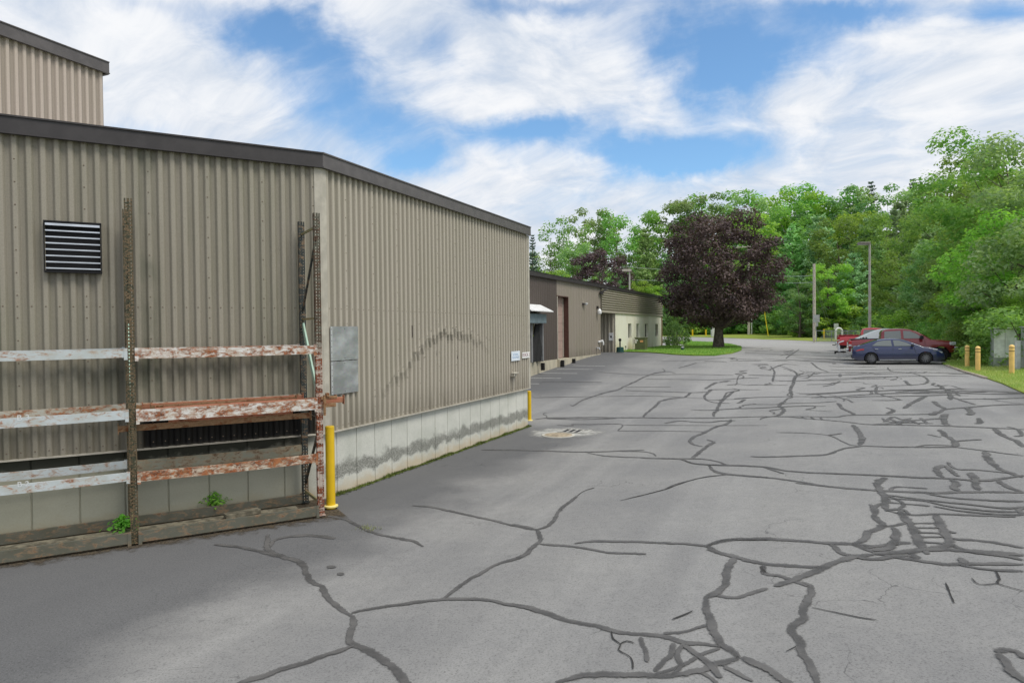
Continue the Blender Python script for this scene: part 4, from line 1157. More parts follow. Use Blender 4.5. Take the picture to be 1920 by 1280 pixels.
for a in (-BAY, 0, BAY):
    brace(a, .05, 4.62, DEP + .01, 4.42, M['brace_olive']) if False else brace(a, .05, 4.66, DEP + .01, 4.66, M['brace_olive'])
    brace(a, .06, 4.5, DEP, 3.34, M['brace_dark'], .045)
    brace(a, .05, 3.19, DEP + .01, 3.19, M['brace_olive'])
    brace(a, DEP, 3.1, .05, 1.86, M['brace_green'], .095)
    brace(a, .05, 1.56, DEP + .01, 1.56, M['brace_dark'])
    brace(a, .05, 1.42, DEP, .34, M['brace_dark'], .055)
    brace(a, .05, .20, DEP + .01, .20, M['brace_olive'], .05)
LEV = {'top': 2.755, 'mid': 1.895, 'low': 1.02, 'bot': .165}
def beam(a0, a1, o, ztop, h, mat, sag=0.0):
    mb = MB(); n = 6
    for i in range(n):
        t0, t1 = i / n, (i + 1) / n; f0, f1 = -sag * math.sin(math.pi * t0), -sag * math.sin(math.pi * t1)
        A, B = a0 + (a1 - a0) * t0, a0 + (a1 - a0) * t1
        # stepped section: face and lower ledge
        mb.bar(RP(A, o, ztop - h / 2 + f0), RP(B, o, ztop - h / 2 + f1), .045, h)
    bm_ = mb.build('beam', mat, rack)
    for a, sg in ((a0, 1), (a1, -1)):
        q = MB(); q.box(RP(a + sg * .022, o - .026 if o < .5 else o + .026, ztop - h / 2 - .01), (.045, .006, h + .05), DR)
        c = q.build('connector', mat, rack); c.parent = bm_
    return bm_
g_ = .045
for a0, a1, side in ((-BAY, 0, 'L'), (0, BAY, 'R')):
    R = side == 'R'
    for o in (0.0, DEP + .045):
        fr = o == 0
        b_ = beam(a0 + g_, a1 - g_, o - .012 if fr else o - .012, LEV['top'], .115 if not R else .135, M['beam_rust'] if R else M['beam_white'], .008)
        b_ = beam(a0 + g_, a1 - g_, o - .012, LEV['mid'], .125 if not R else .17, (M['beam_rust'] if R else M['beam_white']) if fr else M['beam_cream'], .01)
        if R: b_ = beam(a0 + g_, a1 - g_, o - .012, LEV['low'] - .01, .135 if fr else .16, M['beam_rust2'] if fr else M['beam_grime'], .012)
        else: b_ = beam(a0 + g_, a1 - g_, o - .012, LEV['low'], .12, M['beam_white'], .012)
        beam(a0 + g_, a1 - g_, o - .012, LEV['bot'] - (0 if fr else .02), .15, M['beam_low'], .004)
def rack_text(body, px, py, size):
    # stencilled bay code on a front beam
    a, z = onwall(px, py, FA, DR); q = FA + DR * a; return text_mesh('stencil', body, size, M['ink_white'], rack, (q[0], q[1], z), DR, NR, .037, 1.0, 1.0)
rack_text('B 3', 44, 782.5, .105); rack_text('B 2', 44, 906.5, .10)
# spare beams stored through the frames: they lie on the frame braces
def spare(a0, a1, o, z, mat, h=.10, w_=.05, tilt=0.0, label='', name='loose_beam'):
    mb = MB(); A, B = RP(a0, o, z), RP(a1, o + tilt, z)
    mb.bar(A, B, w_, h); 
    c = RP((a0 + a1) / 2, o, z); me = thing(name, label, 'beam', c, 'loose beams stored on the rack'); mb.build('box_section', mat, me, bevel=.006)
    for a in (a0 + .004, a1 - .004):
        q = MB(); q.box(RP(a, o + (0 if a < a1 - .1 else tilt), z), (.008, w_ + .05, h + .06), DR); q.build('end_plate', mat, me)
zb = 1.575
spare(-.18, BAY - .12, .10, zb + .05, M['spare_dark'], .085, label='dull brown beam poking out left of the middle upright under the middle shelf')
spare(.30, BAY + .46, .22, zb + .26, M['spare'], .09, label='orange primed beam with the yellow-tipped end jutting past the rack’s right upright')
spare(.42, BAY + .37, .36, zb + .27, M['spare'], .07, label='orange beam lying second from the front on the middle shelf, jutting right')
spare(.25, BAY - .25, .50, zb + .28, M['spare_dark'], .08, label='brown rusted beam in the middle of the stack on the middle shelf')
spare(.15, BAY - .1, .66, zb + .29, M['spare'], .09, label='orange beam at the back of the stack on the middle shelf')
spare(.05, BAY - .15, .82, zb + .27, M['spare_dark'], .08, label='brown beam hard against the back of the middle shelf, nearest the wall')
spare(.5, BAY - .3, .60, zb + .045, M['spare'], .07, label='reddish beam stored low between the frames, under the middle shelf’s front beam')
# cross supports carrying that stack and the clamp at the right upright
for a in (.7, BAY - .7): MB().bar(RP(a, .02, LEV['mid'] - .155), RP(a, DEP + .05, LEV['mid'] - .155), .06, .04).build('cross_support', M['brace_dark'], rack)
o = thing('pipe_clamp', 'dark brown screw clamp fixed to the right end of the rack’s middle shelf', 'clamp', RP(BAY + .06, 0, 1.75))
q = MB(); q.tube([RP(BAY + .07, -.03, 1.95), RP(BAY + .07, -.03, 1.62)], .022, 8); q.build('screw', M['spare_dark'], o)
q = MB(); q.box(RP(BAY + .15, .0, 1.90), (.26, .06, .05), DR); q.box(RP(BAY + .15, .0, 1.78), (.22, .06, .06), DR); q.box(RP(BAY + .12, -.02, 1.95), (.05, .08, .06), DR); q.build('jaw', M['spare_dark'], o, bevel=.006)
# timber packing on the ground inside the rack
def plank(a0, a1, o, z, w_, h, label, yaw=0):
    mb = MB(); mb.bar(RP(a0, o, z), RP(a1, o + yaw, z), w_, h); x = mb.build('timber_plank', M['plank'], None, bevel=.008); tag(x, label, 'plank', 'rotten timbers under the rack')
plank(1.25, 1.78, .42, .10, .16, .07, 'short rotten grey block standing inside the right bay of the rack', .08)
plank(-.62, -.14, .36, .05, .14, .06, 'short grey timber on the ground beside the weed at the middle upright', .05)
plank(-2.3, 2.4, .62, .02, .2, .05, 'long dark plank lying along the ground inside the rack')
# ================================================================ bollards
def bollard(px, py, h, r, label, group, cap=False, flange=False, mat='yellow', extra=None):
    g = extra if extra is not None else gat(px, py); o = thing('bollard', label, 'bollard', g, group)
    pr = [(r, -.05), (r, h - .012), (r - .012, h), (.01, h + .004)] if not cap else [(r, -.05), (r, h - .10), (r + .004, h - .098), (r + .004, h - .05), (r * .8, h - .02), (r * .35, h + .012), (.008, h + .018)]
    MB().lathe(pr, g, 24).build('post', M[mat], o, smooth=True)
    if flange: MB().lathe([(r + .045, 0), (r + .045, .022), (r, .03)], g, 24).build('base_ring', paint('yellow_base_ring', (.80, .68, .25), .5), o, smooth=True)
    if cap:
        for z in (h - .12, h - .28): MB().lathe([(r + .004, z), (r + .006, z + .004), (r + .006, z + .02), (r + .004, z + .024)], g, 24).build('band', M['black'], o)
    return o
g = atz(620.5, 949, .04); bollard(0, 0, 1.37, .076, 'tall yellow pipe bollard beside the rack’s right end', 'bollards on the warehouse corners', flange=True, extra=g)
g = gat(992.5, 788); bollard(0, 0, .98, .07, 'shorter yellow pipe bollard at the far corner of the near warehouse', 'bollards on the warehouse corners', flange=True, extra=g)
for (px, py, h), lab in zip(((1813.5, 689.5, 1.16), (1835.5, 684, 1.16), (1833.5, 697, 1.22), (1897, 702.5, 1.32)),
                            ('leftmost amber bollard with a domed cap by the grey cabinet, nearest the parked cars', 'amber domed bollard half hidden behind the middle one', 'amber domed bollard in front of another, middle of the four on the verge', 'amber domed bollard right in front of the grey cabinet and white post')):
    bollard(px, py, h, .105, lab, 'amber bollards round the utility cabinet', cap=True, mat='amber')
for px, lab in ((1298.5, 'far yellow bollard across the road, left of the pair by the bank'), (1323.5, 'far yellow bollard across the road, nearer the maple trunk')):
    g = gat(px, 629.5); bollard(0, 0, 1.15, .13, lab, 'far yellow bollards by the road', extra=g)

# ================================================================ leaf-card builder used by weeds, shrubs and trees
def leaves(name, cen, nor, size, mat, parent=None, aspect=.55, rs=None, fold=.25, up=None):
    rs = rs or np.random.RandomState(1); N = len(cen)
    nor = nor / (np.linalg.norm(nor, axis=1, keepdims=True) + 1e-9)
    t = rs.normal(size=(N, 3)) if up is None else up
    a = t - nor * np.sum(t * nor, 1, keepdims=True); a /= (np.linalg.norm(a, axis=1, keepdims=True) + 1e-9)
    b = np.cross(nor, a); L = size[:, None]; W = L * aspect
    v = np.empty((N, 4, 3)); v[:, 0] = cen - a * L * .5; v[:, 2] = cen + a * L * .5
    v[:, 1] = cen + b * W * .5 + nor * L * fold * .3; v[:, 3] = cen - b * W * .5 + nor * L * fold * .3
    me = bpy.data.meshes.new(name); me.vertices.add(N * 4); me.loops.add(N * 4); me.polygons.add(N)
    me.vertices.foreach_set('co', v.reshape(-1).astype(np.float32)); me.loops.foreach_set('vertex_index', np.arange(N * 4, dtype=np.int32))
    me.polygons.foreach_set('loop_start', np.arange(0, N * 4, 4, dtype=np.int32)); me.polygons.foreach_set('loop_total', np.full(N, 4, dtype=np.int32))
    me.update(); me.validate(); me.materials.append(mat)
    o = bpy.data.objects.new(name, me); col.objects.link(o)
    if parent is not None: o.parent = parent
    return o
LIFT = 2.25
def leafmat(name, a, b, c, trans=.52, objvar=.5):
    a, b, c = [tuple(min(1, q * LIFT * w_) for q, w_ in zip(u, (1.04, 1.05, 1.6))) for u in (a, b, c)]
    k = NT(name); g = k.n('NewGeometry'); r = g.outputs['Random Per Island']; ob = k.n('ObjectInfo').outputs['Random']
    cc = k.mix(k.map(r, 0, .55, smooth=False), a, b); cc = k.mix(k.map(r, .55, 1.0, smooth=False), cc, c)
    p = k.objc(); n = k.noise(p, .5, 3.)
    cc = k.mix(k.map(n, .40, .64, 0, .55), cc, c)
    hs = k.n('HueSaturation', Color=cc, Hue=k.math('ADD', .5, k.math('MULTIPLY', k.math('SUBTRACT', ob, .5), .05)), Value=k.math('ADD', 1 - objvar / 2, k.math('MULTIPLY', ob, objvar)))
    d = k.pbsdf(hs.outputs[0], .62, 0., .22)
    tr = k.n('BsdfTranslucent', Color=k.mix(1.0, hs.outputs[0], (1.15, 1.2, .55), 'MULTIPLY'))
    return k.done(k.n('MixShader', i0=trans, i1=d, i2=tr.outputs[0]).outputs[0])
M['leaf_mid'] = leafmat('mid_green_leaves', (.055, .115, .020), (.090, .165, .030), (.125, .195, .040))
M['leaf_bright'] = leafmat('bright_green_leaves', (.085, .165, .020), (.125, .23, .030), (.18, .27, .040))
M['leaf_dull'] = leafmat('grey_green_leaves', (.085, .13, .042), (.12, .18, .058), (.17, .22, .075))
M['leaf_deep'] = leafmat('deep_green_leaves', (.050, .108, .030), (.075, .145, .040), (.11, .18, .05))
M['needle'] = leafmat('soft_pine_needles', (.082, .140, .044), (.12, .185, .06), (.175, .24, .080), .2)
M['needle_bright'] = leafmat('fresh_pine_needles', (.070, .145, .030), (.11, .20, .042), (.155, .245, .055), .2)
M['needle_dark'] = leafmat('dark_spruce_needles', (.022, .045, .020), (.035, .065, .028), (.05, .085, .035), .1)
M['leaf_purple'] = leafmat('dark_purple_leaves', (.0235, .0170, .0130), (.039, .026, .0185), (.070, .048, .030), .2, .05)
M['leaf_weed'] = leafmat('weed_leaves', (.05, .16, .015), (.08, .22, .02), (.12, .28, .03))

def weed(px, py, z, h, label, n=90, seed=0):
    rs = np.random.RandomState(seed); p = atz(px, py, z)
    o = thing('weed', label, 'weed', p)
    th = rs.uniform(0, 6.28, n); r = np.abs(rs.normal(0, .11, n)); zz = rs.uniform(.15, 1, n) * h * (1 - r * 2.2).clip(.25, 1)
    c = np.stack([r * np.cos(th), r * np.sin(th), zz], 1); nr = np.stack([np.cos(th) * .5, np.sin(th) * .5, np.ones(n)], 1) + rs.normal(0, .35, (n, 3))
    leaves('foliage', c, nr, rs.uniform(.045, .10, n), M['leaf_weed'], o, .5, rs)
    mb = MB()
    for i in range(0, n, 6): mb.tube([(0, 0, 0), c[i]], .003, 4)
    x = mb.build('stem', M['leaf_weed']); x.parent = o
weed(401, 948, .12, .27, 'bright green weed growing against the concrete in the right bay of the rack', 260, 1)
weed(230, 992, .10, .22, 'low bright green weed growing beside the rack’s middle upright', 220, 2)
rs_ = np.random.RandomState(5); b = MB()
for i in range(130):
    p = gat(690 + rs_.normal(0, 11), 991 + rs_.normal(0, 3)); blade(b, p, rs_.uniform(.02, .06), .004, rs_.uniform(-.03, .03), rs_.uniform(0, 6))
x = b.build('grass_tuft', paint('pale_dry_grass', (.22, .24, .10), .9)); tag(x, 'small pale grass tuft sprouting from a sealed crack near the bollard', 'grass tuft')

# grass blades on the near verge, the island and the bank
def blades(name, pts, hgt, wid, mat, label, seed):
    rs = np.random.RandomState(seed); N = len(pts); P = np.array(pts); yaw = rs.uniform(0, 6.28, N); h = hgt * rs.uniform(.5, 1.3, N); ln = h * rs.uniform(-.5, .8, N)
    v = np.empty((N, 3, 3)); dx, dy = np.cos(yaw), np.sin(yaw)
    v[:, 0] = P + np.stack([-dy * wid, dx * wid, 0 * dx], 1); v[:, 1] = P + np.stack([dy * wid, -dx * wid, 0 * dx], 1); v[:, 2] = P + np.stack([dx * ln, dy * ln, h], 1)
    me = bpy.data.meshes.new(name); me.from_pydata(v.reshape(-1, 3).tolist(), [], np.arange(N * 3).reshape(-1, 3).tolist()); me.materials.append(mat)
    o = bpy.data.objects.new(name, me); col.objects.link(o); stuff(tag(o, label, 'grass')); return o
def inside(p, poly):
    c = False; j = len(poly) - 1
    for i in range(len(poly)):
        if (poly[i][1] > p[1]) != (poly[j][1] > p[1]) and p[0] < (poly[j][0] - poly[i][0]) * (p[1] - poly[i][1]) / (poly[j][1] - poly[i][1]) + poly[i][0]: c = not c
        j = i
    return c
M['blade'] = leafmat('grass_blades', (.11, .17, .028), (.16, .21, .035), (.24, .25, .065), .3, 0)
M['blade2'] = leafmat('lawn_blades', (.07, .14, .018), (.10, .18, .022), (.15, .21, .035), .3, 0)
rr = random.Random(3); P_ = []
while len(P_) < 42000:
    t = rr.uniform(14, 52); s = 6 + abs(rr.gauss(0, 2.6)); p = xy(s, t)
    if inside(p, verge): P_.append((p[0], p[1], gz(*p) + .035))
blades('verge_grass', P_, .10, .012, M['blade'], 'rough yellow-green grass between the lot edge and the woods', 1)
P_ = []; xs = [q[0] for q in isl]; ys = [q[1] for q in isl]
while len(P_) < 16000:
    p = (rr.uniform(min(xs), max(xs)), rr.uniform(min(ys), max(ys)))
    if inside(p, isl): P_.append((p[0], p[1], gz(*p) + .06))
blades('island_grass', P_, .09, .02, M['blade2'], 'short green lawn on the island round the purple maple', 2)
GF = 'woods beyond the road'; GR = 'trees along the right side of the lot'
# ================================================================ trees
def crown_broad(seed, H, Rr, base, n_cl, per, leaf, flat=.62, top_bias=.5, lop=.25, dens=1.0, kw_low=.46):
    """broad crown: leaf clumps on an uneven hull; returns clump centres, radii, leaf arrays"""
    rs = np.random.RandomState(seed); low = kw_low; cz = base + (H - base) * low; hu = (H - base) * (1 - low); hd = (H - base) * low
    ph = rs.uniform(0, 6.28, 4); cl = []; tries = 0
    while len(cl) < n_cl and tries < n_cl * 60:
        tries += 1
        th = rs.uniform(0, 6.28); cphi = rs.uniform(-1, 1) * .98; sphi = math.sqrt(1 - cphi * cphi)
        k = rs.uniform(.25, 1) ** .42
        lobe = 1 + lop * (math.sin(2 * th + ph[0]) * .5 + math.sin(3 * th + ph[1] + cphi * 2) * .5 + math.sin(5 * cphi + ph[2]) * .35)
        prof = sphi ** .75
        p = np.array([math.cos(th) * Rr * prof * k * lobe, math.sin(th) * Rr * prof * k * lobe, cz + (hu if cphi > 0 else hd) * cphi * (k * .35 + .65) * (1 + .08 * math.sin(3 * th + ph[3]))])
        rc = Rr * rs.uniform(.16, .29)
        if all(np.linalg.norm((p - q) / np.array([1, 1, .75])) > (rc + r) * .60 for q, r in cl): cl.append((p, rc))
    C, N, S = [], [], []
    for p, rc in cl:
        n = int(per * (rc / (Rr * .235)) ** 2 * dens); d = rs.normal(size=(n, 3)); d /= np.linalg.norm(d, axis=1, keepdims=True)
        r = rc * rs.uniform(.30, 1.0, n) ** .5; q = d * r[:, None]; q[:, 2] *= flat
        q[:, 2] -= .18 * (q[:, 0] ** 2 + q[:, 1] ** 2) / rc
        q += rs.normal(0, rc * .10, (n, 3)); C.append(p + q)
        N.append(d * .75 + np.array([0, 0, .75]) + rs.normal(0, .55, (n, 3))); S.append(leaf * rs.uniform(.6, 1.25, n))
    return cl, np.concatenate(C), np.concatenate(N), np.concatenate(S), rs
def trunk_limbs(mb, H, base, r0, cl, rs, every=2, lean=.02, fork=.55):
    top = H * .82; n = 7; pts = []; rad = []
    for i in range(n + 1):
        u = i / n; pts.append((math.sin(u * 4 + r0 * 9) * H * lean * u, math.cos(u * 3) * H * lean * u - H * lean * u, top * u)); rad.append(r0 * (1.35 if i == 0 else 1) * (1 - u) ** .7 + .02)
    mb.tube(pts, rad, 9)
    for j, (p, rc) in enumerate(cl):
        if j % every: continue
        zs = min(max(base * .75, p[2] - np.hypot(p[0], p[1]) * .75), top * .9); u = zs / top; i = min(int(u * n), n - 1); f = u * n - i
        s = np.array(pts[i]) * (1 - f) + np.array(pts[i + 1]) * f; m = (s + p) / 2 + np.array([0, 0, -.06 * H * .3]) + rs.normal(0, rc * .15, 3)
        rr_ = max(.018, (rad[i] * .42) * min(1, rc / 1.2)); mb.tube([s, s * .55 + m * .45 + rs.normal(0, .05, 3), m * .6 + p * .4, p], [rr_, rr_ * .75, rr_ * .5, rr_ * .18], 6)
def broad_tree(name, label, cat, seed, H, Rr, base, n_cl, per, leaf, mat, bark='bark', group=None, r0=None, **kw):
    o = thing(name, label, cat, (0, 0, 0), group); o['_H'] = H
    cl, C, N, S, rs = crown_broad(seed, H, Rr, base, n_cl, per, leaf, **kw)
    leaves('crown', C, N, S, M[mat], o, .62, rs)
    mb = MB(); trunk_limbs(mb, H, base, r0 or H * .016, cl, rs); mb.build('trunk', M[bark], o, smooth=True); return o
def pine_tree(name, label, seed, H, Rr, base, whorls, per, needle, mat, group=None, droop=.0, soft=1.0, shape=.75, nb=6):
    rs = np.random.RandomState(seed); o = thing(name, label, 'pine', (0, 0, 0), group); o['_H'] = H
    C, N, S, U = [], [], [], []; mb = MB(); mb.tube([(0, 0, 0), (0, 0, H * .5), (0, 0, H * .97)], [H * .014, H * .009, .01], 8)
    for wv in range(whorls):
        u = (wv + rs.uniform(-.3, .3)) / whorls; z = base + (H - base) * u; Lm = Rr * (1 - u) ** shape * (1 if u > .12 else .7 + u * 2.5) + .15
        off = rs.uniform(0, 6.28)
        for b_ in range(nb):
            th = off + b_ * 2 * math.pi / nb + rs.uniform(-.35, .35); L = Lm * rs.uniform(.65, 1.15); rise = rs.uniform(.05, .30) + .35 * u - droop
            dirv = np.array([math.cos(th), math.sin(th), 0]); m = max(6, int(per * L))
            t = rs.uniform(.18, 1, m) ** .75; lat = rs.normal(0, .18, m) * L * (1.08 - t) ** .5 * 1.1
            side = np.array([-math.sin(th), math.cos(th), 0])
            q = np.array([0, 0, z]) + dirv * (t * L)[:, None] + side * lat[:, None]
            q[:, 2] += rise * t * L + .10 * L * t ** 3 + rs.normal(0, .10 * soft, m) + rs.uniform(0, .16 * soft, m)
            C.append(q); U.append(dirv * .8 + side * rs.normal(0, .55, (m, 1)) + np.array([0, 0, .75 - droop * 2]) + rs.normal(0, .35, (m, 3)))
            N.append(np.array([0, 0, .7]) + rs.normal(0, .65, (m, 3)) + dirv * .4); S.append(needle * rs.uniform(.6, 1.3, m))
            if wv % 2 == 0 and b_ % 2 == 0: mb.tube([(0, 0, z), np.array([0, 0, z]) + dirv * L * .5 + np.array([0, 0, rise * L * .5]), np.array([0, 0, z]) + dirv * L * .92 + np.array([0, 0, rise * L * .92])], [H * .0035, H * .002, .006], 5)
    leaves('crown', np.concatenate(C), np.concatenate(N), np.concatenate(S), M[mat], o, .30, rs, .15, np.concatenate(U))
    mb.build('trunk', M['bark_dark'], o, smooth=True); return o
def shrub(name, label, seed, H, Rr, n_cl, per, leaf, mat, group=None, cat='shrub'):
    o = thing(name, label, cat, (0, 0, 0), group); o['_H'] = H
    cl, C, N, S, rs = crown_broad(seed, H, Rr, .02, n_cl, per, leaf, .8, lop=.3)
    leaves('foliage', C, N, S, M[mat], o, .6, rs); mb = MB()
    for j, (p, rc) in enumerate(cl[::2]): mb.tube([(p[0] * .1, p[1] * .1, -.1), p * np.array([.5, .5, .5]), p], [.035, .02, .006], 5)
    mb.build('stem', M['bark_dark'], o); return o

# prototypes; each is placed on its first use and copied afterwards
PROTO = {}
def proto(key):
    if key in PROTO: return PROTO[key]
    f = {
        'oak': lambda: broad_tree('broadleaf_tree', 'x', 'tree', 21, 20, 6.3, 3.0, 50, 200, .46, 'leaf_mid'),
        'ash': lambda: broad_tree('broadleaf_tree', 'x', 'tree', 22, 20, 5.2, 2.2, 58, 165, .42, 'leaf_dull', lop=.4),
        'lime': lambda: broad_tree('broadleaf_tree', 'x', 'tree', 23, 18, 5.2, 1.6, 56, 170, .42, 'leaf_bright', lop=.32),
        'deep': lambda: broad_tree('broadleaf_tree', 'x', 'tree', 24, 19, 5.8, 2.0, 50, 195, .44, 'leaf_deep', lop=.3),
        'open': lambda: broad_tree('open_crowned_tree', 'x', 'tree', 25, 20, 6.0, 4.0, 46, 120, .40, 'leaf_mid', lop=.5),
        'near': lambda: broad_tree('roadside_tree', 'x', 'tree', 26, 14, 4.3, 1.0, 58, 300, .24, 'leaf_mid', lop=.35),
        'near2': lambda: broad_tree('roadside_tree', 'x', 'tree', 27, 12, 4.0, .7, 56, 300, .23, 'leaf_dull', lop=.4),
        'near3': lambda: broad_tree('roadside_tree', 'x', 'tree', 29, 9, 3.5, .5, 52, 290, .21, 'leaf_bright', lop=.4),
        'pine': lambda: pine_tree('white_pine', 'x', 31, 18, 4.6, 1.0, 24, 21, .62, 'needle_bright', nb=7),
        'pine2': lambda: pine_tree('white_pine', 'x', 32, 16, 4.8, .6, 20, 24, .58, 'needle', nb=7),
        'bushpine': lambda: pine_tree('bushy_pine', 'x', 33, 9, 3.4, .3, 18, 42, .36, 'needle_bright', soft=.9, shape=.62, nb=8),
        'spruce': lambda: pine_tree('dark_spruce', 'x', 34, 20, 3.0, 2.5, 30, 24, .45, 'needle_dark', droop=.16, soft=.6, shape=.9),
        'bush': lambda: shrub('shrub', 'x', 41, 2.6, 1.9, 34, 120, .20, 'leaf_mid'),
        'bush2': lambda: shrub('shrub', 'x', 42, 2.2, 1.8, 32, 120, .20, 'leaf_bright'),
        'bush3': lambda: shrub('shrub', 'x', 43, 3.2, 2.1, 36, 120, .21, 'leaf_deep'),
        'nbush': lambda: shrub('shrub', 'x', 44, 2.0, 1.5, 46, 130, .125, 'leaf_mid'),
    }[key]
    PROTO[key] = [f(), 0]; return PROTO[key]
def put(key, px, depth, top, label, group=None, wide=1.0, yaw=None, cat=None, h=None, sink=.1, smin=None):
    if smin:
        q = DY * (px - 960) / F_PX - DX
        depth = max(depth, min(smin / q if q > .03 else 1e9, 106.))
    if (group == GF or (group and 'foot of the woods' in group)) and px < 1470: depth = max(depth, 132 - (px - 1255) * .01)
    elif group and 'foot of the woods' in group and px < 1525: depth = max(depth, 119)
    pr = proto(key); o = pr[0] if pr[1] == 0 else copy_tree(pr[0]); pr[1] += 1
    u = (px - 960) / F_PX; d = ray(px, horizon(px)); x, y = d[0] * depth, d[1] * depth; z = gz(x, y)
    hh = h if h is not None else (horizon(px) - top) / F_PX * depth + CAM_Z - z
    sc = hh / o['_H']; o.location = (x, y, z - sink); o.scale = (sc * wide, sc * wide, sc); o.rotation_euler = (0, 0, yaw if yaw is not None else rnd.uniform(0, 6.28))
    o['label'] = label
    if cat: o['category'] = cat
    if group: o['group'] = group
    elif 'group' in o.keys(): del o['group']
    return o

# the big purple maple on the island, and the one behind the far building
def maple(seed, px, depth, top, Rr, base, n_cl, per, leaf, label, squash=1.0):
    d = ray(px, horizon(px)); x, y = d[0] * depth, d[1] * depth; z = gz(x, y); H = (horizon(px) - top) / F_PX * depth + CAM_Z - z
    o = broad_tree('purple_maple', label, 'tree', seed, H, Rr, base, n_cl, per, leaf, 'leaf_purple', 'bark_dark', 'purple-leaved maples', r0=.40, flat=.55, lop=.22, kw_low=.30, top_bias=.5)
    o.location = (x, y, z - .05); return o
g = gat(1345, 652.5); dm = float(np.hypot(g[0], g[1])); dm = float(g[1])
mp = maple(61, 1347, dm, 396, 4.75, 2.5, 120, 330, .25, 'large dark purple maple with a rounded crown on the lawn island')
mp.rotation_euler = (0, 0, 2.1)
maple(62, 1128, 92, 466, 4.3, 2.0, 80, 230, .30, 'smaller dark purple maple rising behind the far building’s roof')

# far wood, back rank then front rank: (kind, x, depth, top y, label)
FAR = [
 ('spruce', 1000, 150, 436, 'thin dark spruce just right of the near warehouse’s roof corner'),
 ('open', 1028, 158, 452, 'thin open-crowned tree at the left end of the woods, beside the dark spruce'),
 ('open', 1066, 156, 410, 'tall airy tree left of the smaller purple maple with sky showing through'),
 ('ash', 1112, 160, 394, 'tall grey-green tree straight above the smaller purple maple'),
 ('open', 1160, 158, 394, 'tall airy tree to the right of the one above the smaller purple maple'),
 ('oak', 1208, 162, 396, None), ('oak', 1252, 165, 392, None), ('ash', 1292, 165, 368, 'tall tree rising just left above the large maple’s crown'),
 ('deep', 1332, 162, 372, None), ('oak', 1368, 168, 356, None), ('ash', 1400, 160, 374, None), ('oak', 1448, 170, 358, None), ('lime', 1492, 165, 346, None),
 ('oak', 1532, 165, 352, None), ('deep', 1568, 160, 358, None), ('ash', 1606, 158, 360, None), ('spruce', 1634, 158, 335, 'narrow dark conifer tip above the woods left of the light pole’s line'),
 ('deep', 1668, 150, 356, None), ('spruce', 1712, 140, 330, 'broader dark conifer top above the woods, right of the narrow one'), ('ash', 1740, 135, 340, None), ('oak', 1776, 130, 334, None), ('oak', 1806, 118, 312, None),
]
for k_, px, dp, tp, lb in FAR: put(k_, px, dp, tp, lb or 'leafy green tree in the back row of the woods behind the lot', GF, 1.0 if k_ != 'spruce' else .9)
MID = [
 ('pine', 1212, 138, 428, 'bright green pine left of the large maple behind the power lines'), ('lime', 1040, 140, 500, 'low light tree at the woods’ left end above the far roof'), ('ash', 1078, 146, 455, None),
 ('pine2', 1250, 140, 470, 'softer pine tucked behind the large maple’s left edge'), ('lime', 1400, 132, 392, 'bright green tree rising right behind the large maple’s crown'), ('deep', 1440, 130, 440, 'dark tree directly right of the large maple’s crown'),
 ('pine', 1486, 126, 420, 'feathery pine right of the dark tree and left of the bare utility pole'), ('pine2', 1536, 124, 398, None), ('oak', 1580, 118, 410, None), ('pine2', 1632, 112, 402, None),
 ('oak', 1672, 108, 400, None), ('pine', 1716, 100, 395, None), ('ash', 1757, 96, 385, None), ('oak', 1470, 140, 385, None), ('lime', 1602, 130, 388, None), ('pine2', 1690, 120, 372, None),
 ('lime', 1196, 118, 520, 'small bright tree behind the roof by the building’s light pole'), ('lime', 1228, 112, 530, 'small bright tree just above the roof’s right end'),
 ('deep', 1150, 130, 500, None), ('oak', 1102, 128, 520, None), ('deep', 1290, 126, 500, None), ('oak', 1345, 124, 520, None), ('deep', 1385, 122, 500, None),
]
for k_, px, dp, tp, lb in MID: put(k_, px, dp, tp, lb or 'green tree in the middle row of the woods behind the lot', GF, 1.05, smin=18)
FRONT = [
 ('ash', 1455, 112, 492, 'pale leafy tree standing between the leaning yellow guy and the utility pole'), ('deep', 1500, 106, 510, None), ('lime', 1556, 98, 486, 'bright yellow-green tree between the utility pole and the light pole'),
 ('pine2', 1602, 92, 470, 'pine with dark hollow boughs left of the light pole'), ('pine', 1652, 88, 452, 'feathery pine just right of the light pole'), ('oak', 1700, 84, 440, None), ('lime', 1590, 96, 540, 'low bright tree behind the fence and red pickups'),
 ('pine2', 1742, 74, 430, 'layered pine above the blue sedan'), ('deep', 1768, 66, 455, 'deep green tree behind the dark red pickup’s bonnet'), ('oak', 1425, 118, 540, None), ('deep', 1395, 120, 560, None), ('ash', 1270, 122, 545, None),
 ('oak', 1625, 84, 530, None), ('deep', 1665, 78, 540, None), ('ash', 1708, 70, 545, None),
]
for k_, px, dp, tp, lb in FRONT: put(k_, px, dp, tp, lb or 'full leafy tree in the front row of the woods by the road', GF, 1.15, smin=12)
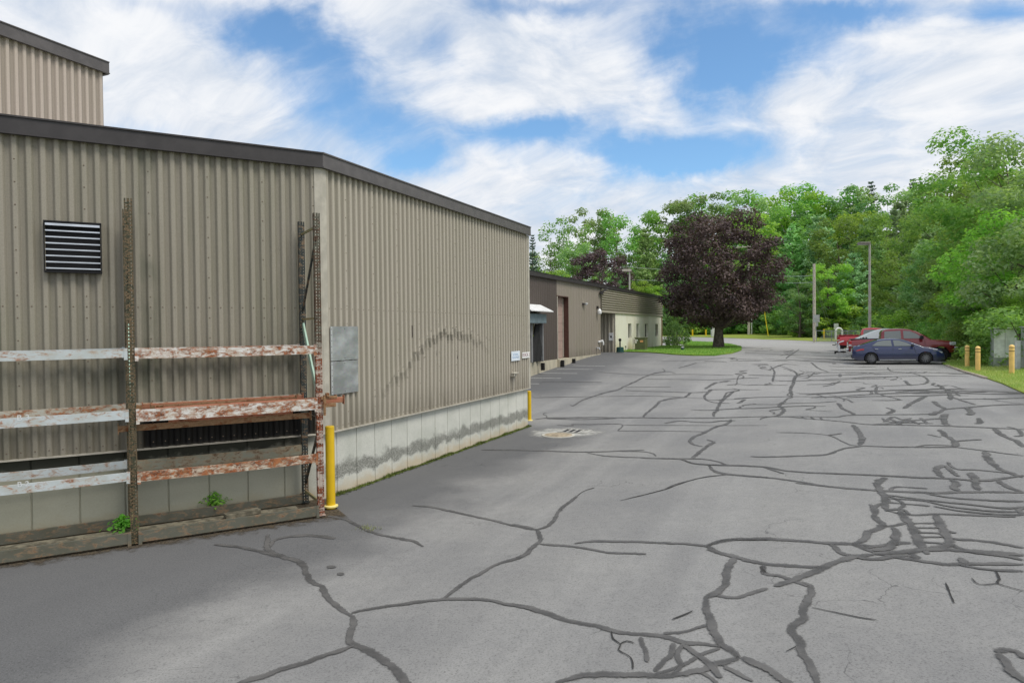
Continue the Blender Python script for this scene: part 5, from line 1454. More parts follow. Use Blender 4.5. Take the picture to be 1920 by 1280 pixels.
NEAR = [
 ('bushpine', 1782, 52, 462, 'bushy bright pine left of the grey cabinet, behind the amber bollards', 1.2), ('near2', 1822, 56, 372, 'grey-green tree above the bushy pine', 1.15), ('near', 1862, 52, 285, 'tall tree second from the right edge, its top against the sky', 1.1),
 ('near', 1908, 46, 228, 'tallest tree at the right edge of the view', 1.15), ('near2', 1842, 42, 452, 'leafy tree behind the amber bollards, reaching halfway up the wood', 1.15), ('near3', 1896, 38, 402, 'light-leaved tree behind the grey cabinet', 1.15),
 ('near2', 1945, 36, 330, 'large tree cut off by the right edge, overhanging the cabinet', 1.1), ('near', 1790, 74, 340, 'full tree rising behind the bushy pine', 1.1), ('near3', 1815, 46, 520, 'low light tree filling the gap behind the bushy pine', 1.2), ('near3', 1935, 30.5, 520, 'low leafy tree hanging over the right side of the cabinet', 1.0),
 ('near2', 1990, 30, 250, 'big tree just outside the right edge whose boughs reach in', 1.1), ('near', 1880, 62, 320, 'tree filling in behind the tall right-hand pair', 1.1),
]
for k_, px, dp, tp, lb, wd in NEAR: put(k_, px, dp, tp, lb, GR, wd, smin={'bushpine': 11.5, 'near3': 11}.get(k_, 13))
# shrubs along the edge of the woods
i = 0
for px, dp, h, k_ in ((1255, 128, 5, 'bush3'), (1275, 126, 4.5, 'bush'), (1300, 126, 4, 'bush2'), (1318, 126, 4.6, 'bush'), (1340, 124, 3.6, 'bush3'), (1362, 124, 5, 'bush'), (1384, 122, 3.6, 'bush2'), (1402, 120, 4.5, 'bush3'), (1422, 119, 4.4, 'bush'), (1440, 118, 3.6, 'bush2'),
                      (1456, 116, 5, 'bush3'), (1474, 114, 4.5, 'bush'), (1492, 112, 4.0, 'bush3'), (1508, 110, 4.5, 'bush'), (1540, 104, 4, 'bush3'), (1560, 102, 4.6, 'bush2'), (1580, 100, 4, 'bush'), (1600, 96, 4.4, 'bush3'), (1622, 90, 4, 'bush2'), (1642, 84, 4, 'bush'), (1664, 78, 4.2, 'bush3'), (1684, 72, 3.6, 'bush2'),
                      (1704, 66, 3.6, 'bush'), (1724, 62, 3.4, 'bush3'), (1744, 58, 3.2, 'bush2')):
    put(k_, px, dp, 0, 'rounded shrub in the undergrowth at the foot of the woods', 'shrubs at the foot of the woods', 1.35, h=h, smin=10)
for px, dp, h, lab in ((1764, 53, 3.0, 'shrub right behind the dark red pickup’s nose'), (1782, 48, 2.8, 'shrub behind the leftmost amber bollard'), (1800, 44, 2.4, 'low shrub between the leftmost bollard and the pine'), (1826, 42, 2.6, 'shrub behind the middle amber bollards'), (1848, 40, 2.4, 'shrub just left of the grey cabinet'), (1868, 37.5, 2.6, 'shrub behind the grey cabinet'),
                       (1912, 36, 2.8, 'shrub behind the white post beside the cabinet'), (1938, 34, 3.0, 'shrub at the right edge beyond the cabinet')):
    put('nbush', px, dp, 0, lab, 'shrubs along the verge', 1.25, h=h, smin=10.2)
# clipped shrub at the far building's end
put('bush3', 1266, 70, 0, 'round dense green shrub at the far end of the cream office wall', None, .66, h=3.5)
# ================================================================ poles, signs, fence, utility boxes
def base_at(px, py): return gat(px, py)
# parking-lot light pole
g = base_at(1631, 652); dp = float(g[1]); tp = atd(1627.5, 457, dp)
g = np.array([*g[:2], gz(g[0], g[1])]); o = thing('light_pole', 'tall bronze-grey parking lot light pole with a single box lamp', 'light pole', g, 'parking lot light poles')
H_ = float(tp[2] - g[2]); MB().tube([g, g + [0, 0, H_]], [.14, .09], 12).build('pole', M['pole_metal'], o, smooth=True)
MB().lathe([(.24, 0), (.24, .35), (.16, .4)], g, 14).build('base', M['concrete_far'], o)
q = MB(); q.box(g + [-.55, 0, H_ + .02], (1.0, .55, .24), (1, 0)); q.build('lamp_head', paint('bronze_lamp_box', (.20, .18, .165), .5), o, bevel=.03)
q = MB(); q.box(g + [-.58, 0, H_ - .112], (.8, .42, .03), (1, 0)); q.build('lens', M['white'], o)
# light pole behind the far building
d = ray(1181, 600); g = np.array([d[0] * 84, d[1] * 84, 0]); g[2] = gz(*g[:2]); tz = atd(1181, 507, 84)[2]
o = thing('light_pole', 'pale lamp post with a small box head showing above the far roof', 'light pole', g, 'parking lot light poles')
MB().tube([g, (g[0], g[1], tz)], [.13, .09], 10).build('pole', paint('pale_pole', (.42, .41, .36), .6), o)
q = MB(); q.box((g[0] - .35, g[1], tz), (1.1, .5, .26), (1, 0)); q.build('lamp_head', M['trim_taupe'], o, bevel=.03)
# utility poles
g = base_at(1527, 638.5); tz = atd(1523, 494.5, float(g[1]))[2]; up1 = (g[0], g[1], tz)
o = thing('utility_pole', 'bare weathered wooden utility pole behind the fence’s end, no crossarm', 'utility pole', g, 'utility poles'); MB().tube([g - [0, 0, .2], (g[0], g[1], tz)], [.21, .16], 10).build('pole', M['pole_wood'], o, smooth=True)
q = MB(); q.box((g[0], g[1] - .2, g[2] + 1.6), (.3, .06, .5), (1, 0)); q.build('tag_plate', M['galv'], o)
g2 = base_at(1404, 627.5); t2 = atd(1399, 461, float(g2[1])); up2 = (g2[0], g2[1], float(t2[2]))
o = thing('utility_pole', 'wooden utility pole with a crossarm behind the large maple', 'utility pole', g2, 'utility poles'); MB().tube([g2 - [0, 0, .2], up2], [.24, .17], 10).build('pole', M['pole_wood'], o, smooth=True)
q = MB(); q.bar((up2[0] - 2.2, up2[1], up2[2] - .3), (up2[0] + 2.2, up2[1], up2[2] - .1), .14, .16); q.build('crossarm', M['pole_wood'], o)
q = MB()
for i in (-1.9, -1.0, 1.0, 1.9): q.lathe([(.05, 0), (.07, .08), (.03, .2)], (up2[0] + i, up2[1], up2[2] - .12), 8)
q.build('insulators', M['white'], o)
g = base_at(1409.5, 627); o = thing('conduit_post', 'slim white post standing close beside the crossarmed utility pole', 'post', g); MB().tube([g, g + [0, 0, 6.2]], .07, 8).build('post', M['white'], o)
MB().lathe([(.12, 0), (.12, .12), (.07, .16)], g, 10).build('base', M['concrete_far'], o)
# guy wire with yellow guard
g = base_at(1440.5, 630); tg = atd(1431.5, 573, float(g[1])); dirg = (tg - g) / np.linalg.norm(tg - g)
o = thing('guy_wire', 'leaning guy wire with a yellow plastic guard at the edge of the bank', 'guy wire', g); MB().tube([g, tg], .075, 8).build('guard', M['guy'], o); MB().tube([tg, tg + (np.array(up2) - tg) * .99], .025, 5).build('wire', M['cable'], o)
# wires
def cable(p, q, sag, label, r=.032):
    p, q = np.array(p, float), np.array(q, float); pts = [p + (q - p) * t - np.array([0, 0, 4 * sag * t * (1 - t)]) for t in np.linspace(0, 1, 15)]
    x = MB().tube(pts, r, 5).build('power_line', M['cable']); tag(x, label, 'power line', 'overhead lines')
pl = atd(1100, 474, 150)
for dx, dz, lab in ((-1.9, .05, 'upper power line running left from the crossarmed pole behind the maple'), (1.0, -.02, 'second power line just below the uppermost one, left of the crossarmed pole')):
    cable((up2[0] + dx, up2[1], up2[2] + dz), (pl[0], pl[1] + dx, pl[2] + dz - (0 if dx < 0 else .55)), .6, lab)
pl3 = atd(1160, 499, 118); cable((up2[0], up2[1], up2[2] - 4.6), pl3, .3, 'lower cable running left from the crossarmed pole past the far lamp post')
pl4 = atd(1170, 524, 118); cable((up2[0], up2[1], up2[2] - 6.3), pl4, .2, 'lowest cable running left behind the maple just above the far roof')
cable((up2[0], up2[1], up2[2] - 4.5), (up1[0], up1[1], up1[2] - 1.5), .5, 'cable from the crossarmed pole to the bare utility pole')
cable((up2[0], up2[1], up2[2] - 5.6), (up1[0], up1[1], up1[2] - 2.4), .5, 'lower of two cables reaching the bare utility pole from the left')
ga = base_at(1566, 632); cable((up1[0], up1[1], up1[2] - 2.0), ga, .05, 'slanting guy cable dropping right from the bare utility pole', .022); gb = base_at(1560, 633); cable((up1[0], up1[1], up1[2] - 2.3), gb, .05, 'steeper guy cable dropping right from the bare utility pole', .022)
# sign seen from behind at the fence end
g = base_at(1526.5, 641.5); dpz = float(g[1]); px_m = F_PX / dpz; s1 = atd(1530, 597, dpz)
o = thing('road_sign', 'grey back of a square sign on a wooden post beside the bare utility pole', 'sign', g, 'sign backs by the fence'); q = MB(); q.bar(g, (g[0], g[1], s1[2]), .17, .17); q.build('post', M['pole_wood'], o)
q = MB(); q.box((s1[0], s1[1] - .11, s1[2]), (13 / px_m, .02, 14 / px_m), (1, .15)); q.box((s1[0] + .05, s1[1] - .11, s1[2] - 11 / px_m), (5 / px_m, .02, 7 / px_m), (1, .15)); q.build('panel', M['alu_matt'], o)
g = base_at(1567.5, 637); dpz = float(g[1]); px_m = F_PX / dpz; s1 = atd(1567.5, 612, dpz)
o = thing('road_sign', 'small grey sign back on a thin post behind the chain-link fence', 'sign', g, 'sign backs by the fence'); MB().tube([g, (g[0], g[1], s1[2])], .04, 6).build('post', M['alu_matt'], o)
q = MB(); q.box((s1[0], s1[1] - .06, s1[2]), (9 / px_m, .02, 11.5 / px_m), (1, .1)); q.build('panel', M['alu_matt'], o)
# chain-link fence
fa = base_at(1531, 640.5); fb_ = atd(1652, 641, float(fa[1]) * .93); fb_ = np.array([fb_[0], fb_[1], gz(*fb_[:2])]); fh = 20.5 / F_PX * float(fa[1]); dv = fb_ - fa; dv[2] = 0
o = thing('chain_link_fence', 'low galvanised chain-link fence behind the red pickup', 'fence', fa)
def FP(t, z): p = fa + dv * t; return np.array([p[0], p[1], gz(p[0], p[1]) + z])
for i in range(5): MB().tube([FP(i / 4, -.1), FP(i / 4, fh + .05)], .035, 6).build('post', M['steel_chain'], o)
q = MB(); q.tube([FP(t, fh) for t in (0, .25, .5, .75, 1)], .03, 6); q.build('rail', M['steel_chain'], o)
q = MB(); Lf = float(np.linalg.norm(dv)); st_ = .11
for i in range(int((Lf + fh) / st_)):
    for sg in (1, -1):
        x0 = i * st_ if sg < 0 else i * st_ - fh; x1 = x0 + sg * -fh if sg < 0 else x0 + fh
        A, B = [x0, .02], [x1, fh]
        if max(A[0], B[0]) > Lf or min(A[0], B[0]) < 0: continue
        q.bar(FP(A[0] / Lf, A[1]), FP(B[0] / Lf, B[1]), .010, .010)
q.build('netting', M['steel_chain'], o)
g = base_at(1545, 636.5); bollard(0, 0, 1.45, .10, 'faded yellow bollard behind the chain-link fence', None, extra=g)
# white hooped pipe by the sign
g = base_at(1573, 637.5); pm = F_PX / float(g[1]); q = MB(); hh = 1.55
pts = [g + [-.42, 0, 0]] + [g + [-.42 * math.cos(t), 0, hh - .42 + .42 * math.sin(t)] for t in np.linspace(0, math.pi, 9)] + [g + [.42, 0, 0]]
q.tube(pts, .13, 8); x = q.build('hoop_barrier', M['white'], smooth=True); tag(x, 'thick white hoop barrier showing over the far pickup’s bed', 'barrier')
# cabinet behind the maple trunk
g = base_at(1337, 631.5); pm = F_PX / float(g[1]); o = thing('meter_cabinet', 'pale grey upright cabinet partly hidden by the maple trunk', 'cabinet', g)
q = MB(); q.box(g + [0, 0, 1.05], (.6, .5, 2.1), (1, .2)); q.build('box', paint('pale_grey_box', (.55, .56, .54), .5), o, bevel=.02); q = MB(); q.box(g + [0, -.05, 2.13], (.7, .6, .06), (1, .2)); q.build('cap', M['alu_matt'], o)
# lawn fittings by the office
def wall_spot(px, o):
    Q = P2 + N2 * o; a, _ = onwall(px, 640, Q, D2); q = Q + D2 * a; return np.array([q[0], q[1], max(gz(*q), 1.13) + .05])
g = base_at(1204, 657.5); pm = F_PX / float(g[1]); o = thing('transformer_box', 'olive green electrical transformer box on the lawn by the office windows', 'transformer', g)
wz, hz_ = 18.5 / pm, 23.5 / pm; yaw = (D2[0], D2[1]); cx = g + [0, 0, 0]
q = MB(); q.box(cx + [0, .4, hz_ / 2 + .03], (.85, .85, hz_ - .06), N2); q.build('housing', M['utility_green'], o, bevel=.03)
q = MB(); q.box(cx + [0, .4, hz_ + .03], (.93, .93, .07), N2); q.build('lid', M['utility_green'], o, bevel=.02)
q = MB(); q.box(cx + [0, .4, .02], (1.1, 1.1, .12), N2); q.build('pad', M['concrete_far'], o)
fr = np.array([-D2[0], -D2[1], 0]); sd_ = np.array([N2[0], N2[1], 0])
q = MB(); q.box(cx + np.array([0, .4, 0]) + fr * .432 + sd_ * .14 + [0, 0, hz_ - .25], (.02, .25, .16), D2); q.build('warning_label', paint('orange_white_label', (.75, .35, .15), .6), o)
q = MB(); q.box(cx + np.array([0, .4, 0]) + fr * .432 + sd_ * -.28 + [0, 0, hz_ - .16], (.02, .2, .12), D2); q.build('label', M['ink_white'], o)
g = wall_spot(1162.5, .75); pm = F_PX / float(g[1]); o = thing('vent_pipe', 'dark vent pipe rising from a green plastic base beside the recess', 'vent pipe', g)
q = MB(); q.lathe([(.30, 0), (.27, .36), (.20, .40)], g, 14); q.build('base', M['dark_green'], o); q = MB(); q.tube([g + [0, 0, .3], g + [0, 0, .88]], .055, 8); q.lathe([(.08, .84), (.11, .90), (.11, 1.0), (.05, 1.05)], g, 10); q.build('pipe', M['black'], o)
g = wall_spot(1187, .55); o = thing('gas_meter', 'grey gas meter pipework standing left of the transformer box', 'gas meter', g)
q = MB(); q.tube([g, g + [0, 0, 1.0]], .035, 6); q.tube([g + [0, 0, .55], g + [.5, .2, .55], g + [.5, .2, 0]], .035, 6); q.build('pipe', M['pole_metal'], o); q = MB(); q.box(g + [.28, .1, .72], (.38, .22, .34), (1, .3)); q.build('meter', M['pole_metal'], o, bevel=.03)
g = wall_spot(1173, .4); o = thing('stub_pipe', 'short thin pipe stub poking from the lawn right of the vent pipe', 'pipe', g); MB().tube([g, g + [0, 0, .34]], .035, 6).build('pipe', M['pole_metal'], o); MB().lathe([(.06, .32), (.06, .40)], g, 8).build('cap', M['dark'], o)
g = base_at(1280, 657.5); o = thing('lawn_light', 'small dark green ground light on the lawn near the maple', 'light', g); MB().lathe([(.14, 0), (.14, .22), (.16, .24)], g, 12).build('base', M['dark_green'], o); MB().lathe([(.13, .24), (.12, .33), (.05, .36)], g, 12).build('lamp_head', M['alu_matt'], o)
# utility cabinet and white post at the right edge
g = base_at(1884, 688.5); pm = F_PX / float(g[1]); o = thing('utility_cabinet', 'large pale grey-green electrical cabinet under the trees on the verge', 'cabinet', g)
cd = np.array([.93, -.37]); cd /= np.linalg.norm(cd)                 # face direction runs along the front
h1, h0 = 73 / pm, 18 / pm
c = g + np.array([.30, .5, 0])
q = MB(); q.box(c + [0, 0, h0 / 2], (1.05, .9, h0), cd); q.build('base', M['grey_cabinet_dark'], o)
q = MB(); q.box(c + np.array([0, 0, h0 + (h1 - h0) / 2]), (.95, .82, h1 - h0), cd); q.build('housing', M['grey_cabinet_dark'], o, bevel=.012)
nf = np.array([-abs(cd[1]), -abs(cd[0]), 0]); 
q = MB()
for sgn in (-1, 1): q.box(c + nf * .44 + np.array([cd[0], cd[1], 0]) * sgn * .235 - np.array([cd[0], cd[1], 0]) * .05 + [0, 0, h0 + (h1 - h0) / 2 - .02], (.455, .05, h1 - h0 - .02), cd)
q.build('door', M['grey_cabinet'], o, bevel=.012)
q = MB(); q.box(c + nf * .02 + [0, 0, h1 + .02], (1.08, 1.0, .05), cd); q.build('cap', M['grey_cabinet'], o)
g = base_at(1908, 694); o = thing('white_post', 'square white post standing right beside the grey cabinet', 'post', g); q = MB(); hp = 55 / (F_PX / float(g[1])); q.box(g + [0, 0, hp / 2], (.18, .18, hp), (1, -.2)); q.build('post', paint('grey_white_post', (.55, .57, .58), .5), o, bevel=.01); q = MB(); q.box(g + [0, 0, hp + .01], (.21, .21, .03), (1, -.2)); q.build('cap', M['alu_matt'], o)
d = ray(1955, 690); g = np.array([d[0] * 31.5, d[1] * 31.5, 0]); g[2] = gz(*g[:2]); o = thing('transformer_box', 'dark green-grey transformer box cut off by the right edge', 'transformer', g)
q = MB(); q.box(g + [0, 0, .95], (1.3, 1.2, 1.9), (1, -.3)); q.build('housing', M['grey_cabinet_dark'], o, bevel=.03); q = MB(); q.box(g + [0, 0, 1.93], (1.4, 1.3, .06), (1, -.3)); q.build('lid', M['grey_cabinet_dark'], o)
# ================================================================ cars: lofted shells with glass, wheels and lamps of their own
def carpaint(name, c, flake=.25):
    k = NT(name); p = k.objc(); x, y, z = k.sep(p); n = k.noise(p, 1.5, 3.)
    cc = k.mix(k.map(z, .55, .25, 0, .35), c, (.12, .11, .10))       # road dust on the sills
    return k.done(k.pbsdf(cc, .32, flake, .5, **{'Coat Weight': 1.0, 'Coat Roughness': .04}))
def glassmat():
    k = NT('car_window_glass'); return k.done(k.pbsdf((.13, .15, .145), .06, 0., .8, **{'Coat Weight': 1.0}))
M['car_blue'] = carpaint('navy_blue_paint', (.006, .016, .078), .0)
M['car_red'] = carpaint('bright_red_paint', (.55, .03, .04)); M['car_maroon'] = carpaint('dark_cherry_paint', (.20, .012, .018)); M['car_white'] = carpaint('white_paint', (.70, .71, .72), 0)
M['carglass'] = glassmat(); M['tyre'] = paint('tyre_rubber', (.018, .018, .018), .8); M['rim'] = paint('alloy_rim', (.20, .20, .21), .35, .6); M['rim_dark'] = paint('dark_rim', (.05, .05, .055), .35, .5)
M['chrome'] = paint('chrome_trim', (.75, .76, .78), .15, 1.0); M['lamp_red'] = paint('red_lamp_lens', (.45, .015, .015), .2, coat=.5); M['lamp_clear'] = paint('clear_lamp_lens', (.65, .67, .68), .12, .3, coat=.6); M['plastic'] = paint('black_plastic', (.02, .02, .022), .5)
def interp(tab, x):
    if x <= tab[0][0]: return tab[0][1]
    for (a, u), (b, v_) in zip(tab, tab[1:]):
        if x <= b:
            t = (x - a) / (b - a); return u + (v_ - u) * t
    return tab[-1][1]
def smoothtab(tab, n=3):
    # rounds the corners of a profile
    for _ in range(n):
        o = [tab[0]]
        for (a, u), (b, v_) in zip(tab, tab[1:]): o += [(a * .75 + b * .25, u * .75 + v_ * .25), (a * .25 + b * .75, u * .25 + v_ * .75)]
        tab = o + [tab[-1]]
    return tab
def car(name, label, cat, L, W, top, bot, roof, wheels, rw, paintm, kk=.30, belt=None, group=None, arch=1.14, wtab=None, rimmat='rim', tw=.21, windows=(), glass_f=None, glass_r=None, bed=None, spokes=8):
    """x runs from the tail (0) to the nose (L); every piece is built in the car's own frame"""
    o = thing(name, label, cat, (0, 0, 0), group); o['_o'] = [0, 0, 0]
    top, roof_s = smoothtab(top, 2), smoothtab(roof, 3)
    xs = sorted(set([round(q, 3) for q in np.linspace(0, L, 64)] + [round(w_ + s * rw * arch * f, 3) for w_ in wheels for s in (-1, 1) for f in (0, .3, .55, .75, .88, .96, 1.0, 1.02)]))
    wt = wtab or [(0, .80), (.12, .90), (.6, .985), (L * .4, 1), (L * .75, .985), (L - .35, .90), (L - .08, .74), (L, .66)]
    vs, rows = [], []
    for x in xs:
        zt, zb, w_ = interp(top, x), interp(bot, x), interp(wt, x) * W / 2
        za = zb
        for wx in wheels:
            dd = (rw * arch) ** 2 - (x - wx) ** 2
            if dd > 0: za = max(za, rw + math.sqrt(dd))
        h = zt - zb
        sec = [(0, zb + .02 if za == zb else za), (w_ * .82, zb + .02 if za == zb else za), (w_ * .95, max(zb, za)), (w_ * .985, max(zb + h * .14, za + .001)), (w_, max(zb + h * .42, za + .01)), (w_ * .995, max(zb + h * .62, za + .02)), (w_ * .955, max(zt - h * .20, za + .03)), (w_ * .925, zt - h * .07), (w_ * .86, zt), (w_ * .45, zt + .018), (0, zt + .025)]
        rows.append(len(vs)); vs += [(x, -y, z) for y, z in sec] + [(x, y, z) for y, z in sec[1:-1][::-1]]
    m = 20; fs = []
    for i in range(len(xs) - 1):
        a, b_ = i * m, (i + 1) * m
        for j in range(m): fs.append((a + j, a + (j + 1) % m, b_ + (j + 1) % m, b_ + j))
    fs += [tuple(range(m))[::-1], tuple(range((len(xs) - 1) * m, len(xs) * m))]
    mesh_obj('body', vs, fs, paintm, o, smooth=True)
    # cabin
    zbelt = belt if belt is not None else None
    x0, x1 = roof[0][0], roof[-1][0]; gx = list(np.linspace(x0, x1, 34)); vs = []; secs = []
    def wb(x): return interp(wt, x) * W / 2 * .925
    def bz(x): return (zbelt if zbelt else interp(top, x)) - .04
    def sidey(x, z): return wb(x) - kk * max(0, z - bz(x))
    for x in gx:
        zr = max(interp(roof_s, x), bz(x) + .012); z1 = max(bz(x) + .006, zr - .07); y1 = sidey(x, z1)
        sec = [(wb(x), bz(x) - .05), (y1, z1), (y1 - .035, zr - .022), (y1 - .11, zr), (0, zr + .02)]
        vs += [(x, -y, z) for y, z in sec] + [(x, y, z) for y, z in sec[:-1][::-1]]
    m = 9; fs = []
    for i in range(len(gx) - 1):
        for j in range(m - 1): fs.append((i * m + j, i * m + j + 1, (i + 1) * m + j + 1, (i + 1) * m + j))
    fs += [tuple(range(m)), tuple(range((len(gx) - 1) * m, len(gx) * m))]
    mesh_obj('cabin', vs, fs, paintm, o, smooth=True)
    # side glass
    for sgn in (-1, 1):
        for poly in windows:
            mb = MB(); c = np.mean(poly, 0); P = [(x, sgn * (sidey(x, z) + .006), z) for x, z in poly]
            mb.add(P, [tuple(range(len(P)))]); mb.build('side_window', M['carglass'], o)
    def slopeglass(nm, xa, xb):
        n = 8; vs = []
        for x in np.linspace(xa, xb, n):
            zr = interp(roof_s, x); d = .05; sl = (interp(roof_s, x + d) - interp(roof_s, x - d)) / (2 * d); nn = np.array([-sl, 1]) / math.hypot(sl, 1)
            y1 = sidey(x, max(bz(x), zr - .07)) - .10
            for f in (-1, -.5, 0, .5, 1): vs.append((x + nn[0] * .010, y1 * f, zr + .02 * (1 - abs(f)) + nn[1] * .010))
        mesh_obj(nm, vs, [(i * 5 + j, i * 5 + j + 1, (i + 1) * 5 + j + 1, (i + 1) * 5 + j) for i in range(n - 1) for j in range(4)], M['carglass'], o, smooth=True)
    if glass_f: slopeglass('windscreen', *glass_f)
    if glass_r: slopeglass('rear_window', *glass_r)
    # wheels
    for wx in wheels:
        for sgn in (-1, 1):
            yo = sgn * (W / 2 - tw * .52)
            t = MB().lathe([(rw * .66, -tw / 2), (rw * .90, -tw / 2), (rw, -tw * .32), (rw, tw * .32), (rw * .90, tw / 2), (rw * .66, tw / 2)], (wx, yo, rw), 28, 1).build('wheel', M['tyre'], o, smooth=True)
            r = MB(); yf = yo + sgn * (tw / 2 - .012)
            r.lathe([(rw * .70, -.012), (rw * .70, .012), (rw * .63, .014), (rw * .60, -.004)], (wx, yf, rw), 28, 1)
            for i in range(spokes):
                a = 2 * math.pi * i / spokes + .2; p = (wx + math.cos(a) * .02, yf + sgn * .008, rw + math.sin(a) * .02); q = (wx + math.cos(a) * rw * .64, yf + sgn * .004, rw + math.sin(a) * rw * .64)
                r.bar(p, q, .055 * rw / .32, .02, (0, 1, 0)) if False else r.bar(p, q, .02, .036 * rw / .32, (-math.sin(a), 0, math.cos(a)))
            r.lathe([(rw * .16, -.01), (rw * .16, .018), (rw * .10, .022)], (wx, yf, rw), 14, 1)
            x = r.build('rim', M[rimmat], o); x.parent = t
            x = MB().lathe([(rw * .64, -.01), (rw * .64, .0)], (wx, yf - sgn * .03, rw), 20, 1).build('brake_disc', M['plastic'], o); x.parent = t
    MB().box((L / 2, 0, rw * 1.05), (L * .92, W * .60, rw * 1.1), (1, 0)).build('underbody', M['plastic'], o)
    o['_side'] = 1
    return o, sidey, lambda x: interp(wt, x) * W / 2
def place(o, pos, head):
    o.location = [float(q) for q in pos]; o.rotation_euler = (0, 0, math.atan2(head[1], head[0])); 
NOSE = np.array([DY, -DX])                       # parked nose-in to the verge
def car_at(px_tail, px_nose, py, L):
    """ground position of the tail and the heading for a car parked square to the lot edge"""
    mid = gat((px_tail + px_nose) / 2, py); return mid
# --- navy sedan, nearest
L, W = 4.63, 1.78
sed, sy, hw = car('sedan', 'navy blue sedan with dark spoked wheels, nearest of the parked vehicles', 'car', L, W,
    [(0, .80), (.04, .96), (.10, 1.02), (.45, 1.035), (1.2, 1.0), (2.4, .975), (3.3, .97), (3.8, .94), (4.2, .87), (4.47, .76), (4.59, .60), (4.63, .46)],
    [(0, .36), (.25, .22), (1.0, .19), (3.6, .19), (4.3, .17), (4.63, .22)],
    [(.22, 1.01), (.62, 1.14), (1.12, 1.32), (1.62, 1.425), (2.1, 1.44), (2.55, 1.40), (3.0, 1.24), (3.62, .96)], (.97, 3.67), .325, M['car_blue'], .42,
    rimmat='rim', windows=([(1.02, 1.04), (1.30, 1.27), (1.62, 1.345), (1.98, 1.355), (2.03, 1.02)], [(2.14, 1.02), (2.10, 1.352), (2.38, 1.335), (2.74, 1.21), (3.08, 1.02)]), glass_f=(2.72, 3.38), glass_r=(.42, 1.30), spokes=10)
for sgn in (-1, 1):
    f = lambda x, z: sgn * (hw(x) * 1.0 + .004)
    mb = MB(); mb.prism([(.04, sgn * (hw(.04) * .93), .84), (.62, sgn * (hw(.62) + .003) * .985, .88), (.60, sgn * (hw(.62) + .003) * .985, .80), (.22, sgn * (hw(.2) + .004), .76), (.02, sgn * (hw(.02) * .98), .76)], (0, -sgn * .02, 0)); mb.build('tail_light', M['lamp_red'], sed)
    mb = MB(); mb.prism([(4.00, sgn * (hw(4.0) + .004) * .97, .76), (4.48, sgn * (hw(4.48)) * .985, .60), (4.52, sgn * hw(4.5) * .97, .66), (4.2, sgn * hw(4.2) * .965, .77)], (0, -sgn * .02, 0)); mb.build('headlight', M['lamp_clear'], sed)
    mb = MB(); mb.box((3.02, sgn * (W / 2 + .07), 1.04), (.13, .20, .13), (1, 0)); mb.build('mirror', M['plastic'], sed, bevel=.03)
    for xh in (1.25, 2.42): MB().box((xh, sgn * (hw(xh) + .004), .86), (.17, .03, .03), (1, 0)).build('door_handle', M['chrome'], sed, bevel=.008)
    mb = MB(); mb.bar((1.4, sgn * (hw(2) * .985), .245), (3.2, sgn * (hw(2) * .985), .245), .03, .03); mb.build('sill_trim', M['chrome'], sed)
    mb = MB(); mb.bar((1.42, sgn * (hw(2) + .004), .58), (3.1, sgn * (hw(2) + .004), .58), .014, .025); mb.build('side_moulding', paint('blue_moulding', (.05, .08, .16), .3), sed)
    mb = MB()
    for xa, za, xb, zb2 in ((2.08, .30, 2.08, .96), (3.20, .62, 3.12, .95), (1.28, .62, 1.05, .98)): mb.bar((xa, sgn * (hw(xa) + .001), za), (xb, sgn * (hw(xb) * .96 + .004), zb2), .008, .012)
    mb.build('door_gap', M['plastic'], sed)
mb = MB(); mb.box((.03, 0, .42), (.08, 1.25, .22), (1, 0)); mb.build('rear_diffuser', M['plastic'], sed, bevel=.03)
MB().box((.005, 0, .72), (.02, .5, .12), (1, 0)).build('number_plate', M['white'], sed)
mb = MB(); mb.box((4.60, 0, .36), (.08, 1.1, .2), (1, 0)); mb.build('grille', M['plastic'], sed, bevel=.02)
def setcar(o, L, px_mid, py, near_half, yaw=0.0):
    # the near-side tyres touch the ground on the sight line; centre lies half a width further back
    g = gat(px_mid, py); c, s_ = math.cos(yaw), math.sin(yaw); hd = np.array([NOSE[0] * c - NOSE[1] * s_, NOSE[0] * s_ + NOSE[1] * c]); lt = np.array([-hd[1], hd[0]])
    p = np.array(g[:2]) + lt * near_half - hd * L / 2
    o.location = (float(p[0]), float(p[1]), float(gz(*g[:2]))); o.rotation_euler = (0, 0, math.atan2(hd[1], hd[0]))
    za = gz(*(p + hd * L * .2)); zb3 = gz(*(p + hd * L * .8)); o.location.z = (za + zb3) / 2 - .005; o.rotation_euler = (0, -math.atan2(zb3 - za, L * .6), math.atan2(hd[1], hd[0]))
setcar(sed, L, 1684, 683.5, W / 2)
